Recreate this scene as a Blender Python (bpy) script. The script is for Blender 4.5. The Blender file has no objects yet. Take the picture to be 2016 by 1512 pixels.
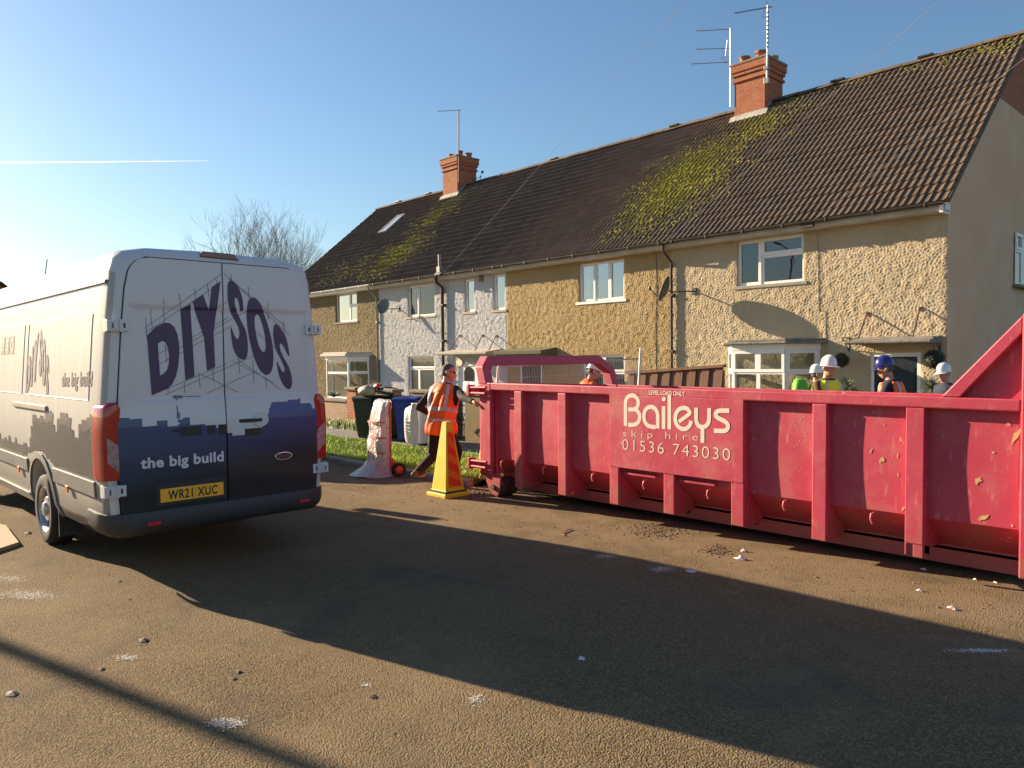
import bpy, bmesh, math, random
import numpy as np
from mathutils import Vector, Matrix
sc = bpy.context.scene
col = sc.collection
random.seed(11)
rad = math.radians

# ------------------------------------------------------------------ camera
FPX, CX, CY, HCAM = 1498.0, 1008.0, 756.0, 1.75
_a, _roll, _pitch = rad(43.1), rad(0.63), math.atan(49 / 1498.0)
Fh = Vector((-math.cos(_a), math.sin(_a), 0)); R0 = Vector((Fh.y, -Fh.x, 0)); ZV = Vector((0, 0, 1))
CF = Fh * math.cos(_pitch) - ZV * math.sin(_pitch)
_U0 = R0.cross(CF)
CR = R0 * math.cos(_roll) - _U0 * math.sin(_roll)
CU = _U0 * math.cos(_roll) + R0 * math.sin(_roll)
CC = Vector((0, 0, HCAM))
cd = bpy.data.cameras.new('camera'); cam = bpy.data.objects.new('camera', cd); col.objects.link(cam)
cd.sensor_width = 36.0; cd.lens = 36.0 * FPX / 2016.0; cd.clip_start = 0.05; cd.clip_end = 9000
cam.matrix_world = Matrix(((CR.x, CU.x, -CF.x, CC.x), (CR.y, CU.y, -CF.y, CC.y), (CR.z, CU.z, -CF.z, CC.z), (0, 0, 0, 1)))
sc.camera = cam

# ------------------------------------------------------------------ light
SUN_EL, SUN_AZ = rad(18.5), rad(14.6)            # azimuth measured from -X towards -Y
SDIR = Vector((-math.cos(SUN_AZ) * math.cos(SUN_EL), -math.sin(SUN_AZ) * math.cos(SUN_EL), math.sin(SUN_EL)))
w = bpy.data.worlds.new('World'); sc.world = w; w.use_nodes = True
nt = w.node_tree; bg = nt.nodes['Background']
sky = nt.nodes.new('ShaderNodeTexSky'); sky.sky_type = 'NISHITA'; sky.sun_disc = False
sky.sun_elevation = SUN_EL
sky.sun_rotation = math.atan2(SDIR.x, SDIR.y)
sky.altitude = 0; sky.air_density = 1.3; sky.dust_density = 0.55; sky.ozone_density = 4.6
nt.links.new(sky.outputs[0], bg.inputs[0]); bg.inputs[1].default_value = 0.055
sl = bpy.data.lights.new('sun', 'SUN'); sl.energy = 5.0; sl.angle = rad(0.5); sl.color = (1.0, 0.80, 0.56)
so = bpy.data.objects.new('sun', sl); col.objects.link(so); so.location = SDIR * 60
so.rotation_euler = SDIR.to_track_quat('Z', 'Y').to_euler()
sc.view_settings.view_transform = 'Standard'; sc.view_settings.look = 'None'
sc.view_settings.exposure = 1.5; sc.view_settings.gamma = 1.0

# ------------------------------------------------------------------ helpers
def ray(u, v): return CF + CR * ((u - CX) / FPX) - CU * ((v - CY) / FPX)
def on_z(u, v, z=0.0):
    d = ray(u, v); return CC + d * ((z - HCAM) / d.z)
def on_y(u, v, y):
    d = ray(u, v); return CC + d * (y / d.y)
def on_x(u, v, x):
    d = ray(u, v); return CC + d * (x / d.x)
def ground(y): return -0.025 * min(max(0.0, y - 4.0), 14.0)
def on_g(u, v):
    p = on_z(u, v, 0)
    for _ in range(12): p = on_z(u, v, ground(p.y))
    return p

ORG = {}
class MB:
    def __init__(s): s.v = []; s.f = []; s.m = []; s.cur = 0
    def add(s, vs, fs):
        b = len(s.v); s.v += [Vector(p) for p in vs]
        for f in fs: s.f.append([b + i for i in f]); s.m.append(s.cur)
        return s
    def box(s, x0, x1, y0, y1, z0, z1):
        return s.add([(x0,y0,z0),(x1,y0,z0),(x1,y1,z0),(x0,y1,z0),(x0,y0,z1),(x1,y0,z1),(x1,y1,z1),(x0,y1,z1)],
              [(0,3,2,1),(4,5,6,7),(0,1,5,4),(1,2,6,5),(2,3,7,6),(3,0,4,7)])
    def obox(s, c, sx, sy, sz, M=None):
        M = M or Matrix.Identity(3); c = Vector(c)
        vs = [c + M @ Vector((a*sx/2, b*sy/2, d*sz/2)) for d in (-1,1) for a, b in ((-1,-1),(1,-1),(1,1),(-1,1))]
        return s.add(vs, [(0,3,2,1),(4,5,6,7),(0,1,5,4),(1,2,6,5),(2,3,7,6),(3,0,4,7)])
    def prism(s, poly, ax, a, b):
        def P(p, t): return {'x': (t,p[0],p[1]), 'y': (p[0],t,p[1]), 'z': (p[0],p[1],t)}[ax]
        n = len(poly); vs = [P(p,a) for p in poly] + [P(p,b) for p in poly]
        fs = [tuple(range(n-1,-1,-1)), tuple(range(n,2*n))] + [(i,(i+1)%n,n+(i+1)%n,n+i) for i in range(n)]
        return s.add(vs, fs)
    def tube(s, pts, r, n=8, cap=True, flat=None):
        pts = [Vector(p) for p in pts]; k = len(pts)
        rs = list(r) if hasattr(r, '__len__') else [r]*k
        vs = []; prev = None
        for i, p in enumerate(pts):
            t = (pts[min(i+1,k-1)] - pts[max(i-1,0)])
            t = t.normalized() if t.length > 1e-9 else Vector((0,0,1))
            if prev is None:
                a = Vector((0,0,1)) if abs(t.z) < .9 else Vector((1,0,0)); x = a.cross(t).normalized()
            else:
                x = (prev - t * prev.dot(t)); x = x.normalized() if x.length > 1e-6 else t.orthogonal().normalized()
            prev = x; y = t.cross(x)
            for j in range(n):
                q = 2*math.pi*j/n; vs.append(p + (x*math.cos(q) + y*math.sin(q)) * rs[i])
        fs = [(i*n+j, i*n+(j+1)%n, (i+1)*n+(j+1)%n, (i+1)*n+j) for i in range(k-1) for j in range(n)]
        if cap: fs += [tuple(range(n-1,-1,-1)), tuple((k-1)*n+j for j in range(n))]
        return s.add(vs, fs)
    def capsule(s, a, b, ra, rb, n=10):
        a = Vector(a); b = Vector(b); d = (b-a); L = d.length; d = d / max(L,1e-6)
        pts = []; rs = []
        for q in (-85,-55,-25): pts.append(a + d*ra*math.sin(rad(q))); rs.append(ra*math.cos(rad(q)))
        pts.append(a); rs.append(ra); pts.append(b); rs.append(rb)
        for q in (25,55,85): pts.append(b + d*rb*math.sin(rad(q))); rs.append(rb*math.cos(rad(q)))
        return s.tube(pts, rs, n)
    def rings(s, R, cap=True, closed=True):
        n = len(R[0]); vs = [p for r in R for p in r]; k = len(R)
        m = n if closed else n-1
        fs = [(i*n+j, i*n+(j+1)%n, (i+1)*n+(j+1)%n, (i+1)*n+j) for i in range(k-1) for j in range(m)]
        if cap: fs += [tuple(range(n-1,-1,-1)), tuple((k-1)*n+j for j in range(n))]
        return s.add(vs, fs)
    def lathe(s, prof, c=(0,0,0), n=24, M=None, sx=1, sy=1, cap=True):
        M = M or Matrix.Identity(3); c = Vector(c)
        return s.rings([[c + M @ Vector((r*sx*math.cos(2*math.pi*j/n), r*sy*math.sin(2*math.pi*j/n), z)) for j in range(n)] for r, z in prof], cap)
    def grid(s, fn, nu, nv):
        vs = [fn(i/nu, j/nv) for j in range(nv+1) for i in range(nu+1)]
        fs = [(j*(nu+1)+i, j*(nu+1)+i+1, (j+1)*(nu+1)+i+1, (j+1)*(nu+1)+i) for j in range(nv) for i in range(nu)]
        return s.add(vs, fs)
    def ball(s, c, r, n=10, sx=1, sy=1, sz=1):
        prof = [(r*math.cos(rad(q)), r*sz*math.sin(rad(q))) for q in np.linspace(-88, 88, max(5, n//2+1))]
        return s.lathe(prof, c, n, None, sx, sy)
    def build(s, name, mat, parent=None, smooth=False, bevel=0, local=False, seg=2, autosm=None):
        me = bpy.data.meshes.new(name); o = bpy.data.objects.new(name, me); col.objects.link(o)
        vs = s.v
        if parent is not None:
            org = ORG[parent.name]
            o.parent = parent; ORG[o.name] = org
            if not local: vs = [p - org for p in vs]
        else:
            xs = [p.x for p in vs]; ys = [p.y for p in vs]; zs = [p.z for p in vs]
            org = Vector(((min(xs)+max(xs))/2, (min(ys)+max(ys))/2, min(zs)))
            o.location = org; ORG[o.name] = org; vs = [p - org for p in vs]
        me.from_pydata([tuple(p) for p in vs], [], s.f)
        for m in (mat if isinstance(mat, (list, tuple)) else [mat]): me.materials.append(m)
        if any(s.m): me.polygons.foreach_set('material_index', s.m)
        bm = bmesh.new(); bm.from_mesh(me); bmesh.ops.recalc_face_normals(bm, faces=bm.faces[:]); bm.to_mesh(me); bm.free()
        if smooth:
            me.polygons.foreach_set('use_smooth', [True]*len(me.polygons))
            if smooth != 'all': me.set_sharp_from_angle(angle=rad(smooth if smooth > 1 else 42))
        me.update()
        if bevel:
            b = o.modifiers.new('bevel', 'BEVEL'); b.width = bevel; b.segments = seg; b.limit_method = 'ANGLE'; b.angle_limit = rad(40)
        return o

def thing(name, label, cat, loc=(0,0,0), rz=0.0, group=None):
    o = bpy.data.objects.new(name, None); col.objects.link(o); o.location = loc; o.rotation_euler = (0,0,rz)
    o.empty_display_size = .2
    o['label'] = label; o['category'] = cat
    if group: o['group'] = group
    ORG[o.name] = Vector(loc); return o
def tag(o, label, cat, group=None):
    o['label'] = label; o['category'] = cat
    if group: o['group'] = group
    return o
def struct(o): o['kind'] = 'structure'; return o
def stuff(o, label=None, cat=None):
    o['kind'] = 'stuff'
    if label: o['label'] = label; o['category'] = cat
    return o
def copy_tree(o, parent=None):
    c = o.copy(); col.objects.link(c)
    if parent is not None: c.parent = parent
    ORG[c.name] = ORG.get(o.name, Vector())
    for ch in list(o.children): copy_tree(ch, c)
    return c
def remesh(mb, vox=.01, smooth=4):
    """union of overlapping closed shells as one continuous skin"""
    me = bpy.data.meshes.new('t'); me.from_pydata([tuple(p) for p in mb.v], [], mb.f)
    o = bpy.data.objects.new('t', me); col.objects.link(o)
    r = o.modifiers.new('r', 'REMESH'); r.mode = 'VOXEL'; r.voxel_size = vox
    sm = o.modifiers.new('s', 'SMOOTH'); sm.iterations = smooth; sm.factor = .5
    dg = bpy.context.evaluated_depsgraph_get(); e = o.evaluated_get(dg); m2 = e.to_mesh()
    out = MB(); out.v = [v.co.copy() for v in m2.vertices]; out.f = [list(p.vertices) for p in m2.polygons]; out.m = [0]*len(out.f)
    e.to_mesh_clear(); bpy.data.objects.remove(o); bpy.data.meshes.remove(me); return out

# ------------------------------------------------------------------ materials
class NT:
    def __init__(s, name):
        s.mat = bpy.data.materials.new(name); s.mat.use_nodes = True; s.t = s.mat.node_tree
        s.b = s.t.nodes['Principled BSDF']; s.out = s.t.nodes['Material Output']
    def n(s, typ, **kw):
        nd = s.t.nodes.new('ShaderNode' + typ)
        for k, v in kw.items():
            if k.startswith('i_'):
                key = k[2:]; key = int(key) if key.isdigit() else key.replace('_', ' ')
                nd.inputs[key].default_value = v
            else: setattr(nd, k, v)
        return nd
    def l(s, a, b): s.t.links.new(a, b)
    def coord(s, kind='Object'):
        if kind == 'World': return s.n('NewGeometry').outputs['Position']
        return s.n('TexCoord').outputs[kind]
    def noise(s, vec, scale, detail=3, rough=.55, dist=0):
        nd = s.n('TexNoise', i_Scale=scale, i_Detail=detail, i_Roughness=rough, i_Distortion=dist); s.l(vec, nd.inputs['Vector']); return nd
    def voro(s, vec, scale, feature='F1'):
        nd = s.n('TexVoronoi', feature=feature, i_Scale=scale); s.l(vec, nd.inputs['Vector']); return nd
    def rng(s, val, a, b, c=0., d=1.):
        nd = s.n('MapRange', i_1=a, i_2=b, i_3=c, i_4=d); s.l(val, nd.inputs[0]); return nd.outputs[0]
    def mix(s, fac, a, b, mode='MIX'):
        nd = s.n('MixRGB', blend_type=mode)
        for k, x in ((0, fac), (1, a), (2, b)):
            if hasattr(x, 'is_linked'): s.l(x, nd.inputs[k])
            elif k == 0: nd.inputs[0].default_value = x
            else: nd.inputs[k].default_value = (*x, 1) if len(x) == 3 else x
        return nd.outputs[0]
    def math(s, op, a, b=0.):
        nd = s.n('Math', operation=op)
        for k, x in ((0, a), (1, b)):
            if hasattr(x, 'is_linked'): s.l(x, nd.inputs[k])
            else: nd.inputs[k].default_value = x
        return nd.outputs[0]
    def base(s, c): s.l(c, s.b.inputs['Base Color'])
    def bump(s, h, strength=.5, dist=.01):
        nd = s.n('Bump', i_Strength=strength, i_Distance=dist); s.l(h, nd.inputs['Height']); s.l(nd.outputs[0], s.b.inputs['Normal']); return nd
MATS = {}
def M(name, c, rough=.6, metal=0, var=.18, vs=4.0, bump=0, bs=60, bd=.004, spec=.5, kind='Object', dirt=None, dscale=1.5, coat=0):
    if name in MATS: return MATS[name]
    t = NT(name); v = t.coord(kind)
    nz = t.noise(v, vs, 4)
    lo = tuple(x*(1-var) for x in c); hi = tuple(min(1, x*(1+var)) for x in c)
    colr = t.mix(t.rng(nz.outputs[0], .3, .7), lo, hi)
    if dirt:
        d = t.noise(v, dscale, 6, .65); colr = t.mix(t.rng(d.outputs[0], .52, .72, 0, .75), colr, dirt)
    t.base(colr)
    t.b.inputs['Roughness'].default_value = rough; t.b.inputs['Metallic'].default_value = metal
    t.b.inputs['Specular IOR Level'].default_value = spec
    if coat: t.b.inputs['Coat Weight'].default_value = coat; t.b.inputs['Coat Roughness'].default_value = .08
    t.l(t.rng(nz.outputs[0], .3, .7, rough*.85, min(1, rough*1.15)), t.b.inputs['Roughness'])
    if bump:
        t.bump(t.noise(v, bs, 4).outputs[0], bump, bd)
    MATS[name] = t.mat; return t.mat

def mat_asphalt():
    t = NT('asphalt'); v = t.coord('World')
    vo = t.voro(v, 108.0); rnd = t.n('SeparateColor'); t.l(vo.outputs['Color'], rnd.inputs[0])
    stone = t.mix(t.rng(rnd.outputs[0], 0, 1), (.095,.067,.038), (.33,.232,.122))
    big = t.noise(v, .55, 5, .6); stone = t.mix(t.rng(big.outputs[0], .35, .7, 0, .55), stone, (.27,.19,.10))
    fine = t.noise(v, 9, 5, .7); stone = t.mix(t.rng(fine.outputs[0], .5, .75, 0, .35), stone, (.11,.085,.055))
    stone = t.mix(t.rng(vo.outputs['Distance'], .32, .62, 0, .65), stone, (.075,.054,.030))
    oil = t.noise(v, .9, 6, .65, .5); stone = t.mix(t.rng(oil.outputs[0], .53, .68, 0, .7), stone, (.085,.068,.050))
    dust = t.noise(v, .33, 6, .7); stone = t.mix(t.rng(dust.outputs[0], .50, .66, 0, .42), stone, (.31,.225,.13))
    # mud tracked along the skip
    sp = t.n('SeparateXYZ'); t.l(v, sp.inputs[0])
    my = t.math('ABSOLUTE', t.math('SUBTRACT', sp.outputs[1], 6.1))
    mudn = t.noise(v, 2.2, 6, .65)
    mk = t.math('ADD', t.rng(my, 0, 1.6, 1.0, 0.0), t.rng(mudn.outputs[0], .3, .7, -.55, .55))
    mk = t.rng(mk, .45, 1.0, 0, .85)
    stone = t.mix(mk, stone, (.225,.160,.095))
    t.base(stone)
    t.b.inputs['Roughness'].default_value = .93; t.b.inputs['Specular IOR Level'].default_value = .15
    h = t.math('MULTIPLY', vo.outputs['Distance'], -1.0)
    h2 = t.math('ADD', h, t.math('MULTIPLY', t.noise(v, 30, 3).outputs[0], .6))
    t.bump(h2, .9, .009)
    return t.mat
def mat_dash(name, c, c2, scale=15.0, strength=.9, worn=None):
    t = NT(name); v = t.coord('World')
    a = t.noise(v, scale, 2.5, .5, 1.6); b = t.noise(v, scale*4.5, 2)
    big = t.noise(v, .8, 5, .6)
    cc = t.mix(t.rng(big.outputs[0], .35, .7), c, c2)
    if worn: cc = t.mix(t.rng(t.noise(v, 2.6, 6, .7).outputs[0], .58, .72, 0, .6), cc, worn)
    cc = t.mix(t.rng(b.outputs[0], .35, .65, 0, .25), cc, tuple(x*.62 for x in c))
    t.base(cc); t.b.inputs['Roughness'].default_value = .95; t.b.inputs['Specular IOR Level'].default_value = .1
    h = t.math('ADD', t.rng(a.outputs[0], .36, .64), t.math('MULTIPLY', b.outputs[0], .15))
    t.bump(b.outputs[0], .6, .012)
    return t.mat
def mat_brick(name, c1, c2, mortar, bw=.225, bh=.075, face='y'):
    t = NT(name); v = t.coord('World')
    sp = t.n('SeparateXYZ'); t.l(v, sp.inputs[0]); cb = t.n('CombineXYZ')
    t.l(t.math('ADD', sp.outputs[0], sp.outputs[1]), cb.inputs[0]); t.l(sp.outputs[2], cb.inputs[1])
    br = t.n('TexBrick', i_Scale=1.0); br.inputs['Color1'].default_value = (*c1,1); br.inputs['Color2'].default_value = (*c2,1); br.inputs['Mortar'].default_value = (*mortar,1)
    br.inputs['Mortar Size'].default_value = .008; br.inputs['Brick Width'].default_value = bw; br.inputs['Row Height'].default_value = bh
    t.l(cb.outputs[0], br.inputs['Vector'])
    nz = t.noise(v, 5, 5, .65)
    t.base(t.mix(t.rng(nz.outputs[0], .4, .75, 0, .5), br.outputs[0], tuple(x*.45 for x in c1)))
    t.b.inputs['Roughness'].default_value = .9
    t.bump(t.math('ADD', t.math('MULTIPLY', br.outputs['Fac'], -1.0), t.math('MULTIPLY', t.noise(v, 60, 3).outputs[0], .5)), .6, .012)
    return t.mat
MOSS = [((-12.3,17.9,0), (1.45,1.9), 1.15), ((-11.2,19.9,0), (1.2,.9), .72), ((-24.6,16.9,0), (1.5,1.5), .85), ((-25.0,19.3,0), (1.2,1.6), .7), ((-27.2,16.6,0), (2.5,.9), .55), ((-5.2,20.8,0), (2.0,.40), .55), ((-9.2,21.0,0), (3.5,.2), .5)]
def moss_amount(x, y):
    return max(a*math.exp(-((x-c[0]+.55*(y-c[1])*0)/s[0])**2 - ((y-c[1])/s[1])**2) for c, s, a in MOSS)
def mat_roof():
    t = NT('concrete_roof_tile'); v = t.coord('World')
    sp = t.n('SeparateXYZ'); t.l(v, sp.inputs[0])
    cb = t.n('CombineXYZ'); t.l(t.math('FLOOR', t.math('MULTIPLY', sp.outputs[0], 1/.30)), cb.inputs[0]); t.l(t.math('FLOOR', t.math('MULTIPLY', sp.outputs[1], 1/.25)), cb.inputs[1])
    wn = t.n('TexWhiteNoise'); t.l(cb.outputs[0], wn.inputs[0])
    big = t.noise(v, .5, 5, .6); sm = t.noise(v, 14, 5, .7)
    c = t.mix(wn.outputs[0], (.122,.084,.058), (.185,.122,.082))
    c = t.mix(t.rng(big.outputs[0], .4, .7, 0, .5), c, (.12,.10,.08))
    c = t.mix(t.rng(sm.outputs[0], .6, .72, 0, .8), c, (.19,.15,.06))
    acc = None
    for ce, si, a in MOSS:
        mp = t.n('Mapping', vector_type='POINT'); mp.inputs['Location'].default_value = (-ce[0]/si[0], -ce[1]/si[1], 0); mp.inputs['Scale'].default_value = (1/si[0], 1/si[1], 0)
        t.l(v, mp.inputs['Vector']); ln = t.n('VectorMath', operation='LENGTH'); t.l(mp.outputs[0], ln.inputs[0])
        g = t.rng(ln.outputs['Value'], 0, 1.5, a, 0)
        acc = g if acc is None else t.math('MAXIMUM', acc, g)
    nm = t.noise(v, 5.5, 5, .7)
    k = t.rng(t.math('ADD', acc, t.rng(nm.outputs[0], .25, .75, -.6, .6)), .42, .8, 0, .9)
    c = t.mix(k, c, (.20,.18,.018))
    t.base(c); t.b.inputs['Roughness'].default_value = .9; t.b.inputs['Specular IOR Level'].default_value = .2
    t.bump(t.noise(v, 45, 4, .7).outputs[0], .5, .012)
    return t.mat
def mat_glass(name='window_glass', refl=.13):
    t = NT(name); t.t.nodes.remove(t.b)
    tr = t.n('BsdfTransparent'); tr.inputs[0].default_value = (.72,.76,.76,1)
    gl = t.n('BsdfGlossy'); gl.inputs['Roughness'].default_value = .015; gl.inputs[0].default_value = (.95,.97,1,1)
    ge = t.n('NewGeometry'); dt = t.n('VectorMath', operation='DOT_PRODUCT'); t.l(ge.outputs['Normal'], dt.inputs[0]); t.l(ge.outputs['Incoming'], dt.inputs[1])
    fr = t.n('Math', operation='ADD'); t.l(t.math('MULTIPLY', t.math('POWER', t.math('SUBTRACT', 1.0, t.math('ABSOLUTE', dt.outputs['Value'])), 4.0), .6), fr.inputs[0]); fr.inputs[1].default_value = refl; mx = t.n('MixShader')
    v = t.coord('World'); nz = t.noise(v, 1.7, 2); bp = t.n('Bump', i_Strength=.12, i_Distance=.02); t.l(nz.outputs[0], bp.inputs['Height']); t.l(bp.outputs[0], gl.inputs['Normal'])
    t.l(fr.outputs[0], mx.inputs[0]); t.l(tr.outputs[0], mx.inputs[1]); t.l(gl.outputs[0], mx.inputs[2]); t.l(mx.outputs[0], t.out.inputs[0])
    return t.mat
def mat_skip():
    t = NT('red_skip_paint'); v = t.coord('World')
    big = t.noise(v, 1.1, 5, .6)
    c = t.mix(t.rng(big.outputs[0], .35, .7), (.44,.040,.074), (.50,.054,.094))
    ft = t.noise(v, 3.0, 7, .7); c = t.mix(t.rng(ft.outputs[0], .50, .75, 0, .55), c, (.46,.17,.13))
    ch = t.noise(v, 4.2, 4, .62, .4); c = t.mix(t.rng(ch.outputs[0], .695, .715), c, (.50,.31,.15))
    mp = t.n('Mapping'); mp.inputs['Scale'].default_value = (9, 9, 2.0); t.l(v, mp.inputs['Vector'])
    st = t.noise(mp.outputs[0], 2.5, 4, .6); c = t.mix(t.rng(st.outputs[0], .60, .74, 0, .65), c, (.55,.22,.18))
    mp2 = t.n('Mapping'); mp2.inputs['Scale'].default_value = (26, 26, 3.2); t.l(v, mp2.inputs['Vector']); sc2 = t.noise(mp2.outputs[0], 1.6, 3, .6); c = t.mix(t.rng(sc2.outputs[0], .70, .74, 0, .6), c, (.60,.30,.24))
    rs = t.noise(v, 1.7, 8, .75, .3); c = t.mix(t.rng(rs.outputs[0], .60, .74, 0, .6), c, (.30,.075,.055))
    sp = t.n('SeparateXYZ'); t.l(v, sp.inputs[0])
    lowd = t.math('ADD', t.rng(sp.outputs[2], .05, .6, .6, -.22), t.rng(ft.outputs[0], .3, .7, -.3, .3))
    c = t.mix(t.rng(lowd, .1, .7, 0, .6), c, (.22,.10,.06))
    t.base(c); t.l(t.rng(ft.outputs[0], .3, .75, .36, .7), t.b.inputs['Roughness'])
    t.bump(t.math('ADD', big.outputs[0], t.math('MULTIPLY', ft.outputs[0], .15)), .25, .03)
    return t.mat
def mat_wood(name, c1, c2, scale=6):
    t = NT(name); v = t.coord('Object'); mp = t.n('Mapping'); mp.inputs['Scale'].default_value = (scale*4, scale*4, scale*.35); t.l(v, mp.inputs['Vector'])
    nz = t.noise(mp.outputs[0], 1.5, 5, .65, .6); t.base(t.mix(t.rng(nz.outputs[0], .3, .7), c1, c2))
    t.b.inputs['Roughness'].default_value = .85; t.bump(nz.outputs[0], .4, .006); return t.mat
ASPH = mat_asphalt(); ROOF = mat_roof(); GLASS = mat_glass(); GLASSR = mat_glass('coated_glass', .42); SKIPM = mat_skip()
WHITE = M('white_upvc', (.80,.80,.78), .35, var=.04)

# ------------------------------------------------------------------ ground
def strip(name, x0, x1, ys, dz, mat, nx=1, zf=ground):
    mb = MB()
    for a, b in zip(ys[:-1], ys[1:]):
        mb.grid(lambda u, t: (x0+(x1-x0)*u, a+(b-a)*t, zf(a+(b-a)*t)+dz), nx, 1)
    return mb.build(name, mat)
EARTH = M('rough_grass_ground', (.07,.085,.03), .95, var=.35, vs=.7, bump=.5, bs=20, bd=.03, kind='World')
TARMAC = M('old_pavement', (.15,.13,.11), .95, var=.25, vs=2.5, bump=.5, bs=120, bd=.004, kind='World')
CONC = M('kerb_concrete', (.30,.27,.23), .9, var=.22, vs=5, bump=.4, bs=60, bd=.006, kind='World')
SOIL = M('verge_soil', (.075,.085,.022), .95, var=.35, vs=6, bump=.6, bs=40, bd=.02, kind='World')
GARD = M('garden_paving', (.20,.18,.15), .95, var=.25, vs=1.2, bump=.4, bs=40, bd=.01, kind='World')
YK = 6.98; XK = -8.35
struct(strip('ground', -700, 700, [-700, 4, 18, 30, 700], -.035, EARTH))
struct(strip('road', -150, 60, [-16, 4, YK+.02], 0, ASPH))
struct(strip('hardstanding', XK+.12, 40, [YK+.02, 10.95], 0, ASPH))
km = MB()
x = -60.0
while x < XK - .2:
    n = min(.905, XK - x)
    y0, y1 = YK, YK+.125; z0 = ground(y0)
    km.prism([(y0, z0-.1), (y1, z0-.1), (y1, z0+.085), (y0+.02, z0+.085), (y0, z0+.06)], 'x', x, x+n-.012); x += .905
struct(km.build('kerb', CONC))
struct(strip('verge', -60, XK, [YK+.125, 9.35], .075, SOIL))
struct(strip('pavement', -60, XK+.12, [9.35, 10.95], .07, TARMAC))
struct(strip('garden_path', -33, 20, [10.95, 15.99], .02, GARD))
GRASS = M('grass_blade', (.38,.52,.035), .7, var=.35, vs=1.5, kind='World', spec=.3)
gm = MB(); rg = np.random.default_rng(5)
for i in range(26000):
    x = XK - .05 - 12.5*rg.random()**1.15; y = YK + .14 + 2.2*rg.random(); z = ground(y)+.07
    if rg.random() < .25: y = YK + .12 + .12*rg.random()
    h = .035 + .055*rg.random() + .03*math.sin(x*2.1)*math.cos(y*3.3); h = max(.03, h); a = rg.random()*6.28; l = .6*h
    dx, dy = math.cos(a), math.sin(a); ww = .006+.004*rg.random()
    gm.add([(x-dy*ww, y+dx*ww, z), (x+dy*ww, y-dx*ww, z), (x+dx*l, y+dy*l-.01, z+h)], [(0,1,2)])
g = gm.build('grass', GRASS); stuff(g, 'short sunlit green grass covering the verge beside the kerb', 'grass')
# tufts of weeds at the foot of the first garden wall
wm = MB()
for i in range(420):
    p = (-18.9 + 2.4*rg.random(), 10.62 + .25*rg.random()); z = ground(p[1])+.07; h = .10+.20*rg.random(); a = rg.random()*6.28; l = .15*rg.random()
    wm.add([(p[0]-.018, p[1], z), (p[0]+.018, p[1], z), (p[0]+math.cos(a)*l+.02, p[1]+math.sin(a)*l*.6, z+h), (p[0]+math.cos(a)*l-.03, p[1]+math.sin(a)*l*.6, z+h*.9)], [(0,1,2,3)])
stuff(wm.build('weeds', M('weed_leaf', (.13,.18,.025), .6, var=.4, vs=6, kind='World')), 'low green weeds growing along the foot of the tan brick garden wall', 'weeds')

# ------------------------------------------------------------------ terrace
DW = 16.0; RIDGE_Y, RIDGE_Z, EAVE_Y, EAVE_Z = 21.05, 9.2, 15.58, 4.60
KS = (RIDGE_Z-EAVE_Z)/(RIDGE_Y-EAVE_Y)
def on_roof(u, v):
    d = ray(u, v); t = (EAVE_Z + KS*(0-EAVE_Y) - HCAM)/(d.z - KS*d.y); return CC + d*t
def roof_z(y): return EAVE_Z + KS*(y-EAVE_Y)
TAN = mat_dash('tan_roughcast', (.235,.185,.105), (.285,.23,.14), worn=(.20,.17,.12))
OCH = mat_dash('ochre_roughcast', (.41,.295,.145), (.47,.35,.19), worn=(.36,.28,.17))
CRM = mat_dash('cream_roughcast', (.49,.39,.25), (.55,.455,.31), worn=(.47,.43,.36))
WHT = mat_dash('white_roughcast', (.49,.49,.49), (.57,.57,.565))
GREYD = mat_dash('grey_pebbledash', (.76,.47,.29), (.80,.56,.39), scale=30, strength=.9, worn=(.50,.38,.28))
RBRK = mat_brick('red_brick', (.47,.125,.042), (.37,.09,.032), (.30,.22,.16))
TBRK = mat_brick('tan_brick', (.42,.25,.14), (.36,.20,.11), (.34,.27,.20))
COPE = M('coping_stone', (.22,.18,.13), .95, var=.35, vs=5, bump=.6, bs=30, bd=.02, kind='World')
DARKPIPE = M('dark_brown_plastic', (.045,.035,.030), .5, var=.2)
GREYPIPE = M('grey_plastic', (.22,.22,.22), .5, var=.15)
FASC = M('fascia_paint', (.50,.43,.34), .7, var=.2, vs=3, kind='World')
FASCW = M('fascia_white', (.78,.76,.72), .5, var=.08)
ROOM = M('dim_interior', (.05,.048,.045), .9, var=.2)
BLIND = M('cream_blind', (.52,.50,.40), .8, var=.15, vs=3)
LEAD = M('weathered_lead', (.20,.18,.15), .8, var=.35, vs=5, bump=.5, bs=18, bd=.02)
RUST = M('rusty_iron', (.13,.065,.04), .85, var=.35, vs=20, bump=.4, bs=80, bd=.003)
IRON = M('black_iron', (.02,.02,.02), .6, var=.3)
CLAY = M('terracotta', (.45,.16,.08), .85, var=.25, vs=6, bump=.3, bs=40, bd=.006)
CLAYB = M('buff_pot', (.48,.30,.14), .85, var=.25, vs=6)
ALU = M('aerial_metal', (.42,.42,.43), .45, .6, var=.2)
DKMET = M('dark_aerial_metal', (.06,.06,.065), .5, .5, var=.2)

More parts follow.
